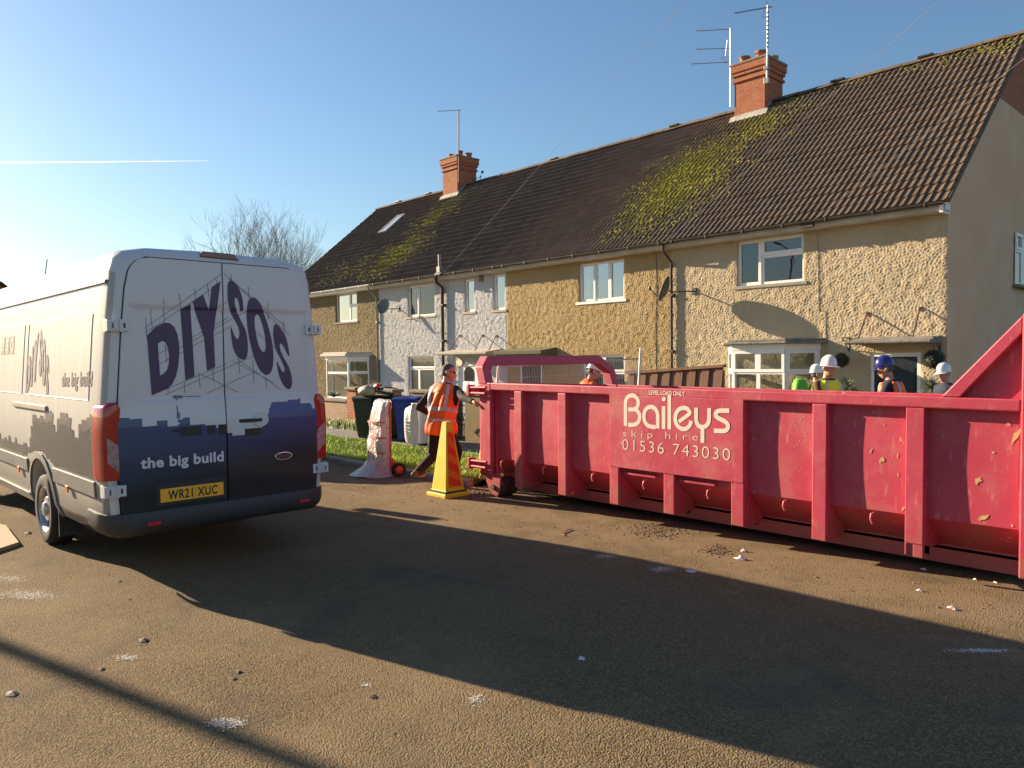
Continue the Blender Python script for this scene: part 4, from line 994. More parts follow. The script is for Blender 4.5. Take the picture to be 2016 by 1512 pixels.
# 'the big build' on the door
tb = MB()
A, B = c1(808,1398), c1(1295,1353); capz = (c1(1130,1310)-c1(1130,1368)).length
def bb(s, t):
    y = A.x+(B.x-A.x)*s; z = A.y+(B.y-A.y)*s + t*capz; return onto_door((y, z), .004)
put_text(tb, 'the big build', bb, .98, offset=.034, space=1.06); tb.build('slogan', M('wrap_white', (.66,.66,.70), .5, var=.03), doorL)
# number plate
pa, pb_ = on_x(312, 962, -6.53), on_x(437, 949, -6.53)
pz = on_x(313, 989, -6.53).z; PX = -6.500
pl = MB(); pl.box(PX-.006, PX, pa.y, pb_.y, pz, pz+.111); plate = pl.build('number_plate', M('yellow_plate', (1.0,.47,.025), .45, var=.05), VAN, bevel=.002)
pt = MB(); put_text(pt, 'WR21 XUC', lambda s, t: Vector((PX+.0015, pa.y+.06+(pb_.y-pa.y-.115)*s, pz+.019+.073*t)), 1.0, offset=.022, space=1.12); pt.build('plate_characters', M('plate_black', (.012,.012,.012), .5), plate)
pr = MB(); pr.box(PX-.02, PX-.0065, pa.y-.03, pb_.y+.03, pz-.03, pz+.16); pr.build('plate_recess', PLASTIC, VAN, bevel=.006)
# lamps
for s in (-1, 1):
    lz0, lz1 = .825, 1.395; yo = lambda z: YC+s*(hw(z)+.012); yi = lambda z: YC+s*(hw(z)-.115)
    def lamp(z0, z1, x0, x1, grow=0, rnd=False):
        mb = MB(); R = []
        zz = list(np.linspace(z0, z1, 9)) + ([z1+.03, z1+.045] if rnd else [])
        for z in zz:
            k = 0 if z <= z1 else (.03 if z < z1+.04 else .055)
            o_, i_ = yo(min(z, lz1))-s*k, yi(min(z, lz1))+s*k*.7
            R.append([Vector((x0, o_, z)), Vector((x1-.05, o_, z)), Vector((x1-.015, o_-s*.012, z)), Vector((x1, o_-s*.045, z)), Vector((x1+.002, i_, z)), Vector((x0, i_, z))])
        mb.rings(R, True); return mb
    RED = M('red_lens', (.42,.018,.012), .12, var=.12, vs=25, coat=.5)
    t_ = lamp(lz0, lz1, -6.78, -6.520, rnd=True).build('tail_light', RED, VAN, smooth=True)
    c_ = MB(); pts = [(yo(.95)-s*.035, .97), (yi(.9)+s*.008, .88), (yi(1.1)+s*.008, 1.10), (yo(1.1)-s*.035, 1.17)]
    c_.prism(pts, 'x', -6.521, -6.514); c_.build('clear_lens', M('clear_lens', (.38,.24,.23), .12, var=.35, vs=30, coat=.5), t_)
def rbx(name, y, z, w_, h, x0, x1, mat, parent=VAN, bev=.006):
    mb = MB(); mb.box(x0, x1, y-w_/2, y+w_/2, z-h/2, z+h/2); return mb.build(name, mat, parent, bevel=bev)
for (u, v, s) in ((225,641,-1),(618,649,1),(228,967,-1),(634,921,1)):
    p = on_x(u, v, -6.53); mat = PAINT
    h_ = MB(); y0 = YC+s*(hw(p.z)+.012); y1 = YC+s*(hw(p.z)-.15); h_.box(-6.545, -6.510, min(y0,y1), max(y0,y1), p.z-.045, p.z+.045); h_.box(-6.62, -6.545, min(y0, y0-s*.02), max(y0, y0-s*.02), p.z-.05, p.z+.05)
    h_.box(-6.510, -6.500, min(y0-s*.03, y0-s*.075), max(y0-s*.03, y0-s*.075), p.z-.03, p.z+.03); h_.tube([(-6.507, y0-s*.10, p.z-.05), (-6.507, y0-s*.10, p.z+.05)], .012, 8)
    ho = h_.build('door_hinge', PAINT, VAN, bevel=.004)
    hd_ = MB(); hd_.box(-6.4995, -6.498, min(y0-s*.035, y0-s*.045), max(y0-s*.035, y0-s*.045), p.z-.022, p.z+.022); hd_.box(-6.5095, -6.5085, min(y0-s*.12,y0-s*.135), max(y0-s*.12,y0-s*.135), p.z-.02, p.z+.02); hd_.build('hinge_slot', PLASTIC, ho)
p = on_x(500, 827, -6.53)
hm = MB(); hm.rings([[Vector((-6.515+.014*math.sin(math.pi*max(0,min(1,i/8))), p.y+(i/8-.5)*.30, p.z+k)) for k in (-.016*(1-.0*i), .016)] + [Vector((-6.53, p.y+(i/8-.5)*.30, p.z+.016)), Vector((-6.53, p.y+(i/8-.5)*.30, p.z-.016))] for i in range(9)], True)
hcup = MB(); hcup.lathe([(0,0),(.075,0),(.07,.008),(0,.008)], (door_x(p.y+.06, p.z)+.0015, p.y+.06, p.z), 24, Matrix.Rotation(rad(90), 3, 'Y'), .85, 1.0); hcup.build('handle_cup', PAINT, doorR, smooth=True)
hm.build('door_handle', PLASTIC, doorR, bevel=.004)
p = on_x(557, 897, -6.53); xb_ = door_x(p.y, p.z)
bd = MB(); bd.lathe([(0,0),(.088,0),(.085,.010),(0,.012)], (xb_, p.y, p.z), 32, Matrix.Rotation(rad(90), 3, 'Y'), .42, 1.0); bo = bd.build('badge', M('badge_chrome', (.72,.72,.74), .25, .9, var=.03), doorR, smooth=True)
bi = MB(); bi.lathe([(0,0),(.076,0),(.074,.004),(0,.005)], (xb_+.0105, p.y, p.z), 32, Matrix.Rotation(rad(90), 3, 'Y'), .38, 1.0); bi.build('badge_oval', M('badge_dark', (.02,.02,.045), .3), bo, smooth=True)
bt = MB(); put_text(bt, 'Ford', lambda s, t: Vector((xb_+.0175, p.y-.052+.104*s+.010*(t-.5), p.z-.014+.028*t)), 1.0, offset=.0); bt.build('badge_script', M('badge_red', (.55,.07,.05), .4), bo)
a_, b_ = on_x(390, 500, -6.57), on_x(470, 507, -6.57)
bl_ = MB(); zc_ = 2.672; bl_.prism([(a_.y, zc_-.026), (b_.y, zc_-.030), (b_.y-.05, zc_+.024), (a_.y+.03, zc_+.026)], 'x', -6.64, -6.546); bl_.build('brake_light', M('dark_red_lens', (.20,.02,.018), .2, coat=.5), VAN, bevel=.008)
# bumper
bmp = MB(); R = []
for z, k, dx in ((.35,.09,-.05),(.385,.035,.012),(.43,.01,.033),(.50,.002,.035),(.545,.006,.022),(.552,.03,-.02)):
    w_ = .985-k; q = []
    for y, x in ((-w_,-7.02),(-w_-.012,-6.75),(-w_+.02,-6.60),(-w_+.10,-6.535+dx*.6),(-w_+.25,-6.525+dx),(0,-6.52+dx),(w_-.25,-6.525+dx),(w_-.10,-6.535+dx*.6),(w_-.02,-6.60),(w_+.012,-6.75),(w_,-7.02)): q.append(Vector((x, YC+y, z)))
    R.append(q)
bmp.rings(R, False, False); bmp.rings([[q[i] for q in R] for i in (0,)] * 1 + [[q[-1] for q in R]], False, False) if False else None
bo_ = bmp.build('bumper', M('dark_bumper', (.040,.042,.042), .55, var=.15), VAN, smooth=True)
for u, v in ((302,1027),(600,986)):
    p = on_x(u, v, -6.50); rbx('reflector', p.y, .447, .105, .032, -6.50, -6.478, M('red_reflector', (.55,.03,.03), .25, var=.1), bo_)
for s in (-1, 1):
    fb = MB(); fb.add([side(-6.60, .53, .003, s), side(-6.60, .80, .003, s), side(-6.72, .80, .003, s), side(-6.72, .53, .003, s)], [(0,1,2,3)])
    # lower cladding, rails, markers along each flank
    def strip_(name, pts, th, mat, bev=.006):
        mb = MB(); R = []
        for x, z, h in pts: R.append([side(x, z-h/2, -.01, s), side(x, z-h/2, th, s), side(x, z+h/2, th, s), side(x, z+h/2, -.01, s)])
        mb.rings(R, True); return mb.build(name, mat, VAN, bevel=bev)
    strip_('side_moulding', [(-8.02,.735,.13),(-6.76,.735,.13)], .018, GREYPL); strip_('side_moulding', [(-11.7,.735,.13),(-8.98,.735,.13)], .018, GREYPL)
    strip_('sill', [(-11.75,.40,.10),(-9.0,.40,.10)], .03, M('silver_sill', (.36,.35,.34), .4, .3), .008)
    strip_('roof_gutter', [(-11.6,2.405,.028),(-6.64,2.405,.028)], .016, GREYPL); strip_('door_rail', [(-9.55,1.335,.05),(-8.20,1.335,.05)], .02, M('rail_trim', (.30,.29,.28), .3, .4))
    for x, z in ((-9.35,.655),(-7.55,.655)):
        mk = MB(); c = side(x, z, .018, s); mk.box(x-.045, x+.045, min(c.y, c.y+s*.012), max(c.y, c.y+s*.012), z-.028, z+.028); mk.build('side_marker', M('amber_lens', (.60,.16,.02), .3), VAN, bevel=.005)
    # pressed panel outlines
    for x0, x1 in ((-9.05,-6.93),(-10.95,-9.22)):
        ol = MB(); z0, z1 = 1.45, 2.16
        for (xa, za, xb2, zb2) in ((x0,z0,x1,z0),(x0,z1,x1,z1),(x0,z0,x0,z1),(x1,z0,x1,z1)):
            n = 10; pp = [side(xa+(xb2-xa)*i/n, za+(zb2-za)*i/n, .001, s) for i in range(n+1)]; ol.tube(pp, .0045, 6)
        ol.build('panel_pressing', PAINT, VAN, smooth=True)
    # arch lips, wheels
    for x in WX:
        lip = MB(); R = []
        for q in range(-8, 189, 14):
            zc2 = .40+.445*math.sin(rad(q)); xc = x+.445*math.cos(rad(q)); xo, zo = x+.50*math.cos(rad(q)), .40+.50*math.sin(rad(q))
            R.append([side(xc, max(.3,zc2), -.02, s), side(xc, max(.3,zc2), .022, s), side(xo, max(.3,zo), .016, s), side(xo, max(.3,zo), -.01, s)])
        lip.rings(R, True); lip.build('wheel_arch', GREYPL, VAN, smooth=True)
        yw = YC+s*.955; Mx = Matrix.Rotation(rad(90*s), 3, 'X') if s < 0 else Matrix.Rotation(rad(-90), 3, 'X')
        Mx = Matrix.Rotation(rad(90 if s < 0 else -90), 3, 'X')
        ty = MB(); ty.lathe([(.215,.0),(.235,.010),(.30,.016),(.325,.004),(WR,-.025),(WR,-.19),(.32,-.215),(.22,-.21)], (x, yw, WR), 40, Mx, cap=False)
        wh = ty.build('wheel', M('tyre_rubber', (.022,.021,.020), .85, var=.25, bump=.3, bs=90, bd=.003), VAN, smooth=True)
        rm_ = MB(); rm_.lathe([(.218,-.005),(.215,.006),(.195,-.012),(.185,-.05),(.13,-.045),(.115,-.015),(.07,-.01),(.06,.012),(.03,.02),(0,.02)], (x, yw, WR), 32, Mx, cap=False)
        rm_.build('rim', M('steel_rim', (.42,.42,.42), .35, .7, var=.1), wh, smooth=True)
        hl = MB()
        for k in range(10):
            q = 6.283*k/10; c = Vector((x+.157*math.cos(q), yw+s*-.040, WR+.157*math.sin(q))); hl.lathe([(0,0),(.021,0),(.021,.004),(0,.004)], c, 10, Mx)
        hl.build('rim_holes', PLASTIC, wh)
# flap, underside
ub = MB(); ub.box(-12.9, -7.3, YC-.80, YC+.80, .26, .37); ub.tube([(-8.5, YC-.8, .345), (-8.5, YC+.8, .345)], .06, 10); ub.tube([(-12.25, YC-.8, .345), (-12.25, YC+.8, .345)], .05, 10); ub.build('underbody', M('underbody', (.015,.015,.015), .9), VAN)
for s in (-1, 1):
    mf = MB(); mf.box(-8.08, -8.06, min(YC+s*.74, YC+s*.94), max(YC+s*.74, YC+s*.94), .14, .45); mf.build('mud_flap', PLASTIC, VAN)
# cab glass, mirrors, lamps at the front
cg = MB(); 
for s in (-1, 1): cg.add([side(-11.15,1.45,.004,s), side(-12.15,1.45,.004,s), side(-11.95,2.0,.004,s), side(-11.15,2.02,.004,s)], [(0,1,2,3)])
cg.build('side_window', M('dark_van_glass', (.01,.012,.014), .05, spec=.9), VAN)
ws = MB(); ws.add([Vector((-12.93+.0,YC-.72,1.46)), Vector((-12.93,YC+.72,1.46)), Vector((-12.28,YC+.66,2.19)), Vector((-12.28,YC-.66,2.19))], [(0,1,2,3)]); ws.build('windscreen', MATS['dark_van_glass'], VAN)
for s in (-1, 1):
    mi = MB(); mi.box(-12.06, -11.96, min(YC+s*1.05,YC+s*1.27), max(YC+s*1.05,YC+s*1.27), 1.42, 1.80); mi.tube([(-12.0, YC+s*.95, 1.5), (-12.0, YC+s*1.1, 1.5)], .03, 8); mi.build('door_mirror', PLASTIC, VAN, bevel=.03)
ae = MB(); q = on_y(68, 548, YC); q = Vector((-11.35, YC-.35, 0)); ae.tube([(-11.2, YC-.30, 2.70), (-10.95, YC-.30, 3.06)], .006, 6); ae.build('aerial', PLASTIC, VAN)
# side lettering and skyline, wrapped on the flank that faces the camera
XR, XL_ = -6.78, -11.1
sdm = MB()
def side_at(u, v):
    p = None; y = YC-.95; u = u+9
    for _ in range(4):
        p = on_y(u, v, y); y = YC-hw(p.z)-.004
    return p
pts_y = [min(p[0] for vs, fs in shapes for p in vs), max(p[0] for vs, fs in shapes for p in vs)]
pts_z = [min(p[1] for vs, fs in shapes for p in vs), max(p[1] for vs, fs in shapes for p in vs)]
sx0, sx1 = side_at(160/2.965, 450+800/2.965).x, side_at(282/2.965, 450+800/2.965).x
sz0, sz1 = side_at(170/2.965, 450+968/2.965).z, side_at(230/2.965, 450+592/2.965).z
for vs, fs in shapes:
    v2, f2 = chop(vs, fs, .06)
    sdm.add([side(sx0+(sx1-sx0)*(p[0]-pts_y[0])/(pts_y[1]-pts_y[0]), sz0+(sz1-sz0)*(p[1]-pts_z[0])/(pts_z[1]-pts_z[0]), .0035) for p in v2], f2)
sdm.build('side_lettering', M('side_purple', (.07,.045,.10), .4), vbody); sdm = MB()
A, B = side_at(346/2.965, 450+920/2.965), side_at(508/2.965, 450+918/2.965)
put_text(sdm, 'the big build', lambda s, t: side(A.x+(B.x-A.x)*s, A.z+(B.z-A.z)*s+.135*t, .0035), .9, offset=.02, space=1.05)
sdm.build('side_slogan', MATS['side_purple'], vbody)
bb_ = MB(); bt = MB(); A, B = side_at(25/2.965, 450+685/2.965), side_at(97/2.965, 450+680/2.965); L = (B.x-A.x)/3
for k, ch in enumerate('BBC'):
    x0, x1 = A.x+L*k, A.x+L*(k+.86); z0 = side_at(60/2.965, 450+733/2.965).z; z1 = side_at(60/2.965, 450+632/2.965).z
    bb_.add([side(x0,z0,.003), side(x1,z0,.003), side(x1,z1,.003), side(x0,z1,.003)], [(0,1,2,3)])
    put_text(bt, ch, lambda s, t: side(x0+(x1-x0)*(.2+.6*s), z0+(z1-z0)*(.2+.6*t), .005), 1.0, offset=.01)
lo_ = bb_.build('logo_blocks', M('logo_brown', (.16,.13,.12), .5), vbody); bt.build('logo_letters', PAINT, vbody)
skm = MB(); rr = random.Random(9); x = XR; top = 1.18
while x > XL_:
    st = .05+.10*rr.random(); top = max(.92, min(1.32, top+rr.choice((-.12,-.06,-.03,.03,.06,.10)))); 
    if x > -7.15: top = 1.34 - (XR-x)*.3
    z0 = .81; xx = x-st
    if abs(x-WX[0]) < .55: z0 = .81+.10*max(0, 1-((x-WX[0])/.55)**2)
    n = 5; 
    for i in range(n): za, zb2 = z0+(top-z0)*i/n, z0+(top-z0)*(i+1)/n; skm.add([side(x,za,.0032), side(xx,za,.0032), side(xx,zb2,.0032), side(x,zb2,.0032)], [(0,1,2,3)])
    x = xx
skm.build('side_skyline', M('side_skyline', (.050,.055,.070), .22, var=.1, coat=0), vbody)

VAN.rotation_euler = (0, 0, rad(1.2)); _pv = Vector((-6.55, YC, 0)); VAN.location = _pv + Matrix.Rotation(rad(1.2), 3, 'Z') @ (Vector((-10.0, YC, 0))-_pv)

# ------------------------------------------------------------------ people
SKIN = M('skin', (.50,.26,.17), .55, var=.08, vs=12); ORANGE = M('orange_hivis', (.92,.13,.008), .6, var=.08, vs=9, bump=.4, bs=14, bd=.02)
YELLOW = M('yellow_hivis', (.58,.78,.02), .6, var=.08, bump=.4, bs=14, bd=.02); REFL = M('reflective_tape', (.50,.46,.44), .4, var=.06)
BLACKC = M('black_cloth', (.009,.009,.010), .9, var=.3, vs=14, bump=.4, bs=18, bd=.02); NAVYC = M('navy_cloth', (.018,.022,.045), .9, var=.25, bump=.4, bs=18, bd=.02)
BROWNC = M('brown_cloth', (.13,.055,.035), .9, var=.2, bump=.3, bs=20, bd=.015); BOOT = M('brown_boot', (.10,.05,.025), .7, var=.25); HAIR = M('grey_brown_hair', (.10,.082,.07), .8, var=.4, vs=60, bump=.5, bs=150, bd=.004)
HATW = M('white_helmet', (.78,.78,.77), .3, var=.03, coat=.3); HATB = M('blue_helmet', (.018,.022,.16), .25, var=.05, coat=.4); LENS = M('sunglass', (.008,.008,.01), .15); EYE = M('eye', (.03,.02,.018), .2)
TORSO = [(.78,.100,.160),(.88,.108,.168),(.97,.108,.165),(1.06,.104,.158),(1.18,.115,.165),(1.30,.127,.182),(1.39,.120,.186),(1.45,.104,.172),(1.49,.082,.125),(1.52,.062,.078),(1.58,.055,.058)]
def person(label, loc, heading, H=1.78, lean=0, yaw=0, pitch=0, handL=None, handR=None, footL=(.0,.11,.09), footR=(.0,-.11,.09), drop=0.0,
           top=BLACKC, legs=BLACKC, vest=None, hat=None, hair=False, glasses=False, vox=.011, group=None, hood=False, armk=1.0):
    root = thing('person', label, 'person', loc, heading, group); k = H/1.78; root.scale = (k, k, k)
    def B(mb, name, mat, parent=root, **kw): return mb.build(name, mat, parent, local=True, **kw)
    ca, sa = math.cos(lean), math.sin(lean); PV = .95
    def T(p):
        p = Vector(p); q = p.copy()
        a = max(0, min(1, (p.z-.90)/.22)); an = lean*a; c_, s_ = math.cos(an), math.sin(an); z = p.z-.95
        q.x = p.x*c_ + z*s_; q.z = .95 + z*c_ - p.x*s_
        q.z -= drop; return q
    def tp(z, th, grow=0.0):
        for (a, rx, ry), (b, rx2, ry2) in zip(TORSO[:-1], TORSO[1:]):
            if z <= b or b == 1.58: t = max(0, min(1, (z-a)/(b-a))); rx = rx+(rx2-rx)*t; ry = ry+(ry2-ry)*t; break
        c, s = math.cos(th), math.sin(th); e = .85
        return T((-.0+(rx+grow)*math.copysign(abs(c)**e, c), (ry+grow)*math.copysign(abs(s)**e, s), z))
    def ik(a, b, l1, l2, pole):
        d = b-a; L = min(d.length, (l1+l2)*.995); b = a+d.normalized()*L; x = (l1*l1-l2*l2+L*L)/(2*L); h = math.sqrt(max(0, l1*l1-x*x)); dn = d.normalized(); p = (pole-dn*pole.dot(dn)).normalized(); return a+dn*x+p*h, b
    HM = Matrix.Rotation(yaw, 3, 'Z') @ Matrix.Rotation(pitch, 3, 'Y'); neck = T((0,0,1.55)); hc = T((.012,0,1.58)) + Matrix.Rotation(lean*.5, 3, 'Y') @ HM @ Vector((.012,0,.095))
    HM = Matrix.Rotation(lean*.35, 3, 'Y') @ HM
    def hp(p): return hc + HM @ Vector(p)
    arms = {}; legs_ = {}
    for s, hd in ((1, handL), (-1, handR)):
        sh = T((0, s*.185, 1.43)); tgt = Vector(hd) if hd else T((.05, s*.27, .86)) + Vector((0,0,0)); el, wr = ik(sh, tgt, .295*armk, .265*armk, Vector((-.6, s*.5, -.5))); arms[s] = (sh, el, wr)
        hip = Vector((0, s*.09, .90-drop)); an = Vector(footL if s > 0 else footR); kn, an = ik(hip, an, .43, .42, Vector((1, s*.12, 0))); legs_[s] = (hip, kn, an)
    # body: one continuous skin
    mb = MB(); N = 20; mb.rings([[tp(z, 2*math.pi*j/N, -.012) for j in range(N)] for z in [t[0] for t in TORSO]], True)
    mb.capsule(T((0,0,1.47)), hp((-.015,0,-.06)), .058, .055)
    HR = [(-.122,.046,.020,.022),(-.108,.036,.044,.040),(-.075,.022,.070,.057),(-.035,.010,.088,.067),(0,.0,.097,.073),(.04,-.002,.100,.076),(.08,-.005,.090,.069),(.105,-.006,.068,.053),(.122,-.006,.034,.028)]
    mb.rings([[hp((cx+rx*math.cos(q), ry*math.sin(q), z)) for q in [2*math.pi*j/18 for j in range(18)]] for z, cx, rx, ry in HR], True)
    mb.tube([hp((.090,0,.02)), hp((.112,0,-.028)), hp((.098,0,-.042))], [.008,.017,.012], 8)
    mb.capsule(hp((.088,-.03,.028)), hp((.088,.03,.028)), .012, .012, 8); mb.capsule(hp((.094,-.018,-.068)), hp((.094,.018,-.068)), .008, .008, 8)
    for s in (1, -1): mb.tube([hp((-.005,s*.072,.024)), hp((-.016,s*.088,.006)), hp((-.002,s*.078,-.034))], [.018,.024,.013], 8)
    for s in (1, -1):
        sh, el, wr = arms[s]; mb.capsule(sh, el, .050, .040); mb.capsule(el, wr, .040, .028)
        d = (wr-el).normalized(); up = Vector((0,0,1)); sd = d.cross(up); sd = sd.normalized() if sd.length > .2 else Vector((0,1,0)); nrm = sd.cross(d)
        if hd is None: pass
        palm = wr+d*.05
        mb.add([p for p in []], [])
        mb.capsule(wr, wr+d*.04, .026, .026); mb.rings([[wr+d*(.01+.085*t)+sd*(w_*math.cos(q))+nrm*(.016*math.sin(q)) for q in [2*math.pi*j/12 for j in range(12)]] for t, w_ in ((0,.026),(.35,.038),(.8,.043),(1.0,.038))], True)
        for f, (o, L1) in enumerate(((-.030,.070),(-.010,.080),(.011,.074),(.031,.058))):
            b0 = wr+d*.09+sd*o; curl = .55 + .12*f; m1 = b0+(d*math.cos(curl*.5)-nrm*math.sin(curl*.5))*L1*.45; m2 = m1+(d*math.cos(curl*1.6)-nrm*math.sin(curl*1.6))*L1*.33; m3 = m2+(d*math.cos(curl*2.6)-nrm*math.sin(curl*2.6))*L1*.25
            mb.tube([b0-d*.012, b0, m1, m2, m3], [.010,.0100,.0092,.0085,.006], 8)
        t0 = wr+d*.03-sd*.030*s*-1; tt = sd*(s*1.0); mb.tube([t0-tt*.0, t0+d*.03+tt*.018-nrm*.008, t0+d*.058+tt*.016-nrm*.022, t0+d*.075+tt*.008-nrm*.032], [.013,.012,.010,.007], 8)
        hip, kn, an = legs_[s]; mb.capsule(hip, kn, .080, .055); mb.capsule(kn, an, .052, .036)
        shin = (an-kn).normalized(); toe = Vector((1,0,0)) if shin.z < -.8 else (Vector((1,0,0))*(-shin.z) + Vector((0,0,-1))*max(0,-shin.x)*-1 + Vector((0,0,-abs(shin.x)))).normalized()
        mb.capsule(an-toe*.03+Vector((0,0,-.03)), an+toe*.15+Vector((0,0,-.05)), .035, .028)
        legs_[s] = (hip, kn, an, toe)
    bo = B(remesh(mb, vox, 3), 'body', SKIN, smooth='all')
    # trousers and boots
    tm = MB(); tm.rings([[tp(z, 2*math.pi*j/N, .008) for j in range(N)] for z in (.80,.88,.97,1.04)], True)
    for s in (1, -1):
        hip, kn, an, toe = legs_[s]; tm.capsule(hip, kn, .098, .074); tm.capsule(kn, an+(an-kn).normalized()*.0, .074, .062)
    B(remesh(tm, vox*1.15, 4), 'trousers', legs, bo, smooth='all')
    for s in (1, -1):
        hip, kn, an, toe = legs_[s]; fm = MB(); up = (kn-an).normalized()
        fm.capsule(an+up*.06, an-up*.03, .058, .052); fm.capsule(an-toe*.04-up*.045, an+toe*.17-up*.052, .045, .040); B(remesh(fm, .012, 3), 'boot', BOOT, bo, smooth='all')
    # top
    jm = MB(); jm.rings([[tp(z, 2*math.pi*j/N, .012) for j in range(N)] for z in (.86,.97,1.06,1.18,1.30,1.39,1.45,1.49,1.525)], True)
    for s in (1, -1):
        sh, el, wr = arms[s]; jm.capsule(sh, el, .066, .056); jm.capsule(el, wr-(wr-el).normalized()*.02, .054, .040)
    if hood: jm.tube([T((-.02+.095*math.cos(q), .10*math.sin(q), 1.50-.02*math.cos(q))) for q in np.linspace(.5, 5.8, 12)], .034, 8); jm.capsule(T((-.09,-.06,1.44)), T((-.09,.06,1.44)), .05, .05)
    B(remesh(jm, vox*1.1, 4), 'jacket' if top is not BROWNC else 'shirt', top, bo, smooth='all')
    if vest:
        vm = MB(); M_ = 96; zs = [.80,.86,.93,1.0,1.08,1.16,1.20]+[1.20+.012*i for i in range(1,25)]+[1.495]
        def vp(z, th, g=0.): 
            fl = .012*math.sin(th*5+z*7) + .008*math.sin(th*11-z*15)
            return tp(z, th, .042+g + (.02+.0*z if z < .95 else 0) + fl*(1 if z < 1.35 else .4))
        def hole(z, th): return abs(abs((th+math.pi) % (2*math.pi)-math.pi) - math.pi/2) < .42*min(1,(z-1.17)/.12) if z > 1.2 else False
        R = [[vp(z, 2*math.pi*j/M_) for j in range(M_)] for z in zs]
        vs = [p for r in R for p in r]; fs = []
        for i in range(len(zs)-1):
            for j in range(M_):
                th = 2*math.pi*(j+.5)/M_
                if hole((zs[i]+zs[i+1])/2, th): continue
                fs.append((i*M_+j, i*M_+(j+1)%M_, (i+1)*M_+(j+1)%M_, (i+1)*M_+j))
        vm.add(vs, fs); vo = B(vm, 'hi_vis_vest', vest, bo, smooth='all'); so_ = vo.modifiers.new('thick', 'SOLIDIFY'); so_.thickness = .006; so_.offset = -1
        bm_ = MB()
        for z0, z1 in ((.955,1.005),(1.105,1.155)):
            bm_.rings([[vp(z, 2*math.pi*j/M_, .004) for j in range(M_)] for z in (z0, (z0+z1)/2, z1)], False)
        for s in (1, -1):
            for c0 in (0, math.pi):
                wd = .12; th0 = c0 + s*.62*(1 if c0 == 0 else -1)
                bm_.grid(lambda u, t: vp(1.155+(1.495-1.155)*t, th0-wd+2*wd*u, .004), 4, 8)
        B(bm_, 'reflective_band', REFL, bo, smooth='all')
    if hat:
        hm = MB(); prof = [(-.02,1.0,.0),(.0,1.0,.0),(.035,.985,0),(.07,.90,0),(.10,.74,0),(.122,.50,0),(.134,.2,0),(.136,.02,0)]
        R = []; n = 28
        for z, r, _ in prof: R.append([hp((-.004+.122*r*math.cos(2*math.pi*j/n), .099*r*math.sin(2*math.pi*j/n), .058+z + (.006*(1-abs(math.sin(2*math.pi*j/n)))**4 if r < .98 else 0))) for j in range(n)])
        brim = []
        for gz, ge in ((.018,1.0),(.014,1.0),(.016,.0)):
            brim.append([hp((-.004+(.130+(.052*max(0,math.cos(2*math.pi*j/n))**1.5+.010)*ge)*math.cos(2*math.pi*j/n), (.106+.010*ge)*math.sin(2*math.pi*j/n), .058-.020+(gz-.018) - .014*max(0,math.cos(2*math.pi*j/n))*ge)) for j in range(n)])
        hm.rings(R, True); hm.rings([brim[2], brim[0], brim[1], brim[2]], False)
        B(hm, 'hard_hat', hat, bo, smooth=True)
    if hair:
        hm = MB(); R = []; n = 24
        for z, cx, rx, ry in [(-.045,-.034,.060,.060),(-.02,-.018,.083,.068),(.02,-.012,.092,.0735),(.06,-.010,.096,.0755),(.09,-.008,.087,.067),(.112,-.006,.064,.05),(.128,-.006,.03,.026)]:
            R.append([hp((cx+rx*math.cos(q)*(1.0 if z > .07 or math.cos(q) < 0 else (.35 if z < .03 else .80)), (ry+.003)*math.sin(q), z)) for q in [2*math.pi*j/n for j in range(n)]])
        hm.rings(R, True); B(hm, 'hair', HAIR, bo, smooth='all')
    if glasses:
        gm_ = MB()
        for s in (1, -1):
            gm_.rings([[hp((.098-.012*abs(math.sin(q))*0-.010*t, s*.032+.024*math.cos(q), .012+.017*math.sin(q))) for q in [2*math.pi*j/12 for j in range(12)]] for t in (0,.6)], True); gm_.tube([hp((.09,s*.056,.015)), hp((.04,s*.078,.016)), hp((-.02,s*.080,.012))], .004, 6)
        gm_.tube([hp((.10,-.01,.014)), hp((.10,.01,.014))], .004, 6); B(gm_, 'sunglasses', LENS, bo)
    else:
        em = MB()
        for s in (1, -1): em.ball(hp((.083, s*.030, .008)), .011, 8)
        B(em, 'eyes', EYE, bo, smooth=True)
    return root, hp, tp
angF = math.atan2(Fh.y, Fh.x); angR = math.atan2(R0.y, R0.x)
def at_depth(u, d):
    p = CC + ray(u, 716)*d; return Vector((p.x, p.y, 0))
def world2local(p, loc, h, k): q = Matrix.Rotation(-h, 3, 'Z') @ (Vector(p)-Vector(loc)); return q/k
# man at the tail of the skip, walking, back to the camera
la = at_depth(866, 10.80); la.z = ground(la.y); hA = angF - rad(30); kA = 1.78/1.78
kA = 1.81/1.78; hr = world2local(on_y(944, 799, 6.56), la, hA, kA)
person('man in orange hi-vis vest walking away, one arm stretched to the skip', la, hA, 1.81, lean=rad(14), yaw=rad(-62), pitch=rad(4), handR=hr, handL=(.22,.27,.98), footL=(-.42,.10,.26), footR=(.10,-.10,.09), drop=.05,
       top=BLACKC, legs=BLACKC, vest=ORANGE, hair=True, glasses=True, vox=.0085, armk=1.13)
def stand(u, d, z=None):
    p = at_depth(u, d); p.z = ground(p.y)+.02; return p
lb = stand(1140, 12.9)
person('stooping worker in orange hi-vis jacket and white hard hat behind the skip arch', lb, angR+rad(20), 1.80, lean=rad(20), yaw=rad(-10), pitch=rad(10), top=ORANGE, hat=HATW, hair=True, handL=(.4,.15,1.0), handR=(.4,-.2,1.0))
lc = stand(1626, 11.8)
person('man in white hard hat and yellow hi-vis vest over a brown shirt, behind the skip', lc, angR-rad(66), 1.84, lean=rad(2), yaw=rad(6), pitch=rad(3), top=BROWNC, vest=YELLOW, hat=HATW, hair=True, handL=(.35,.15,1.05), handR=(.35,-.15,1.05))
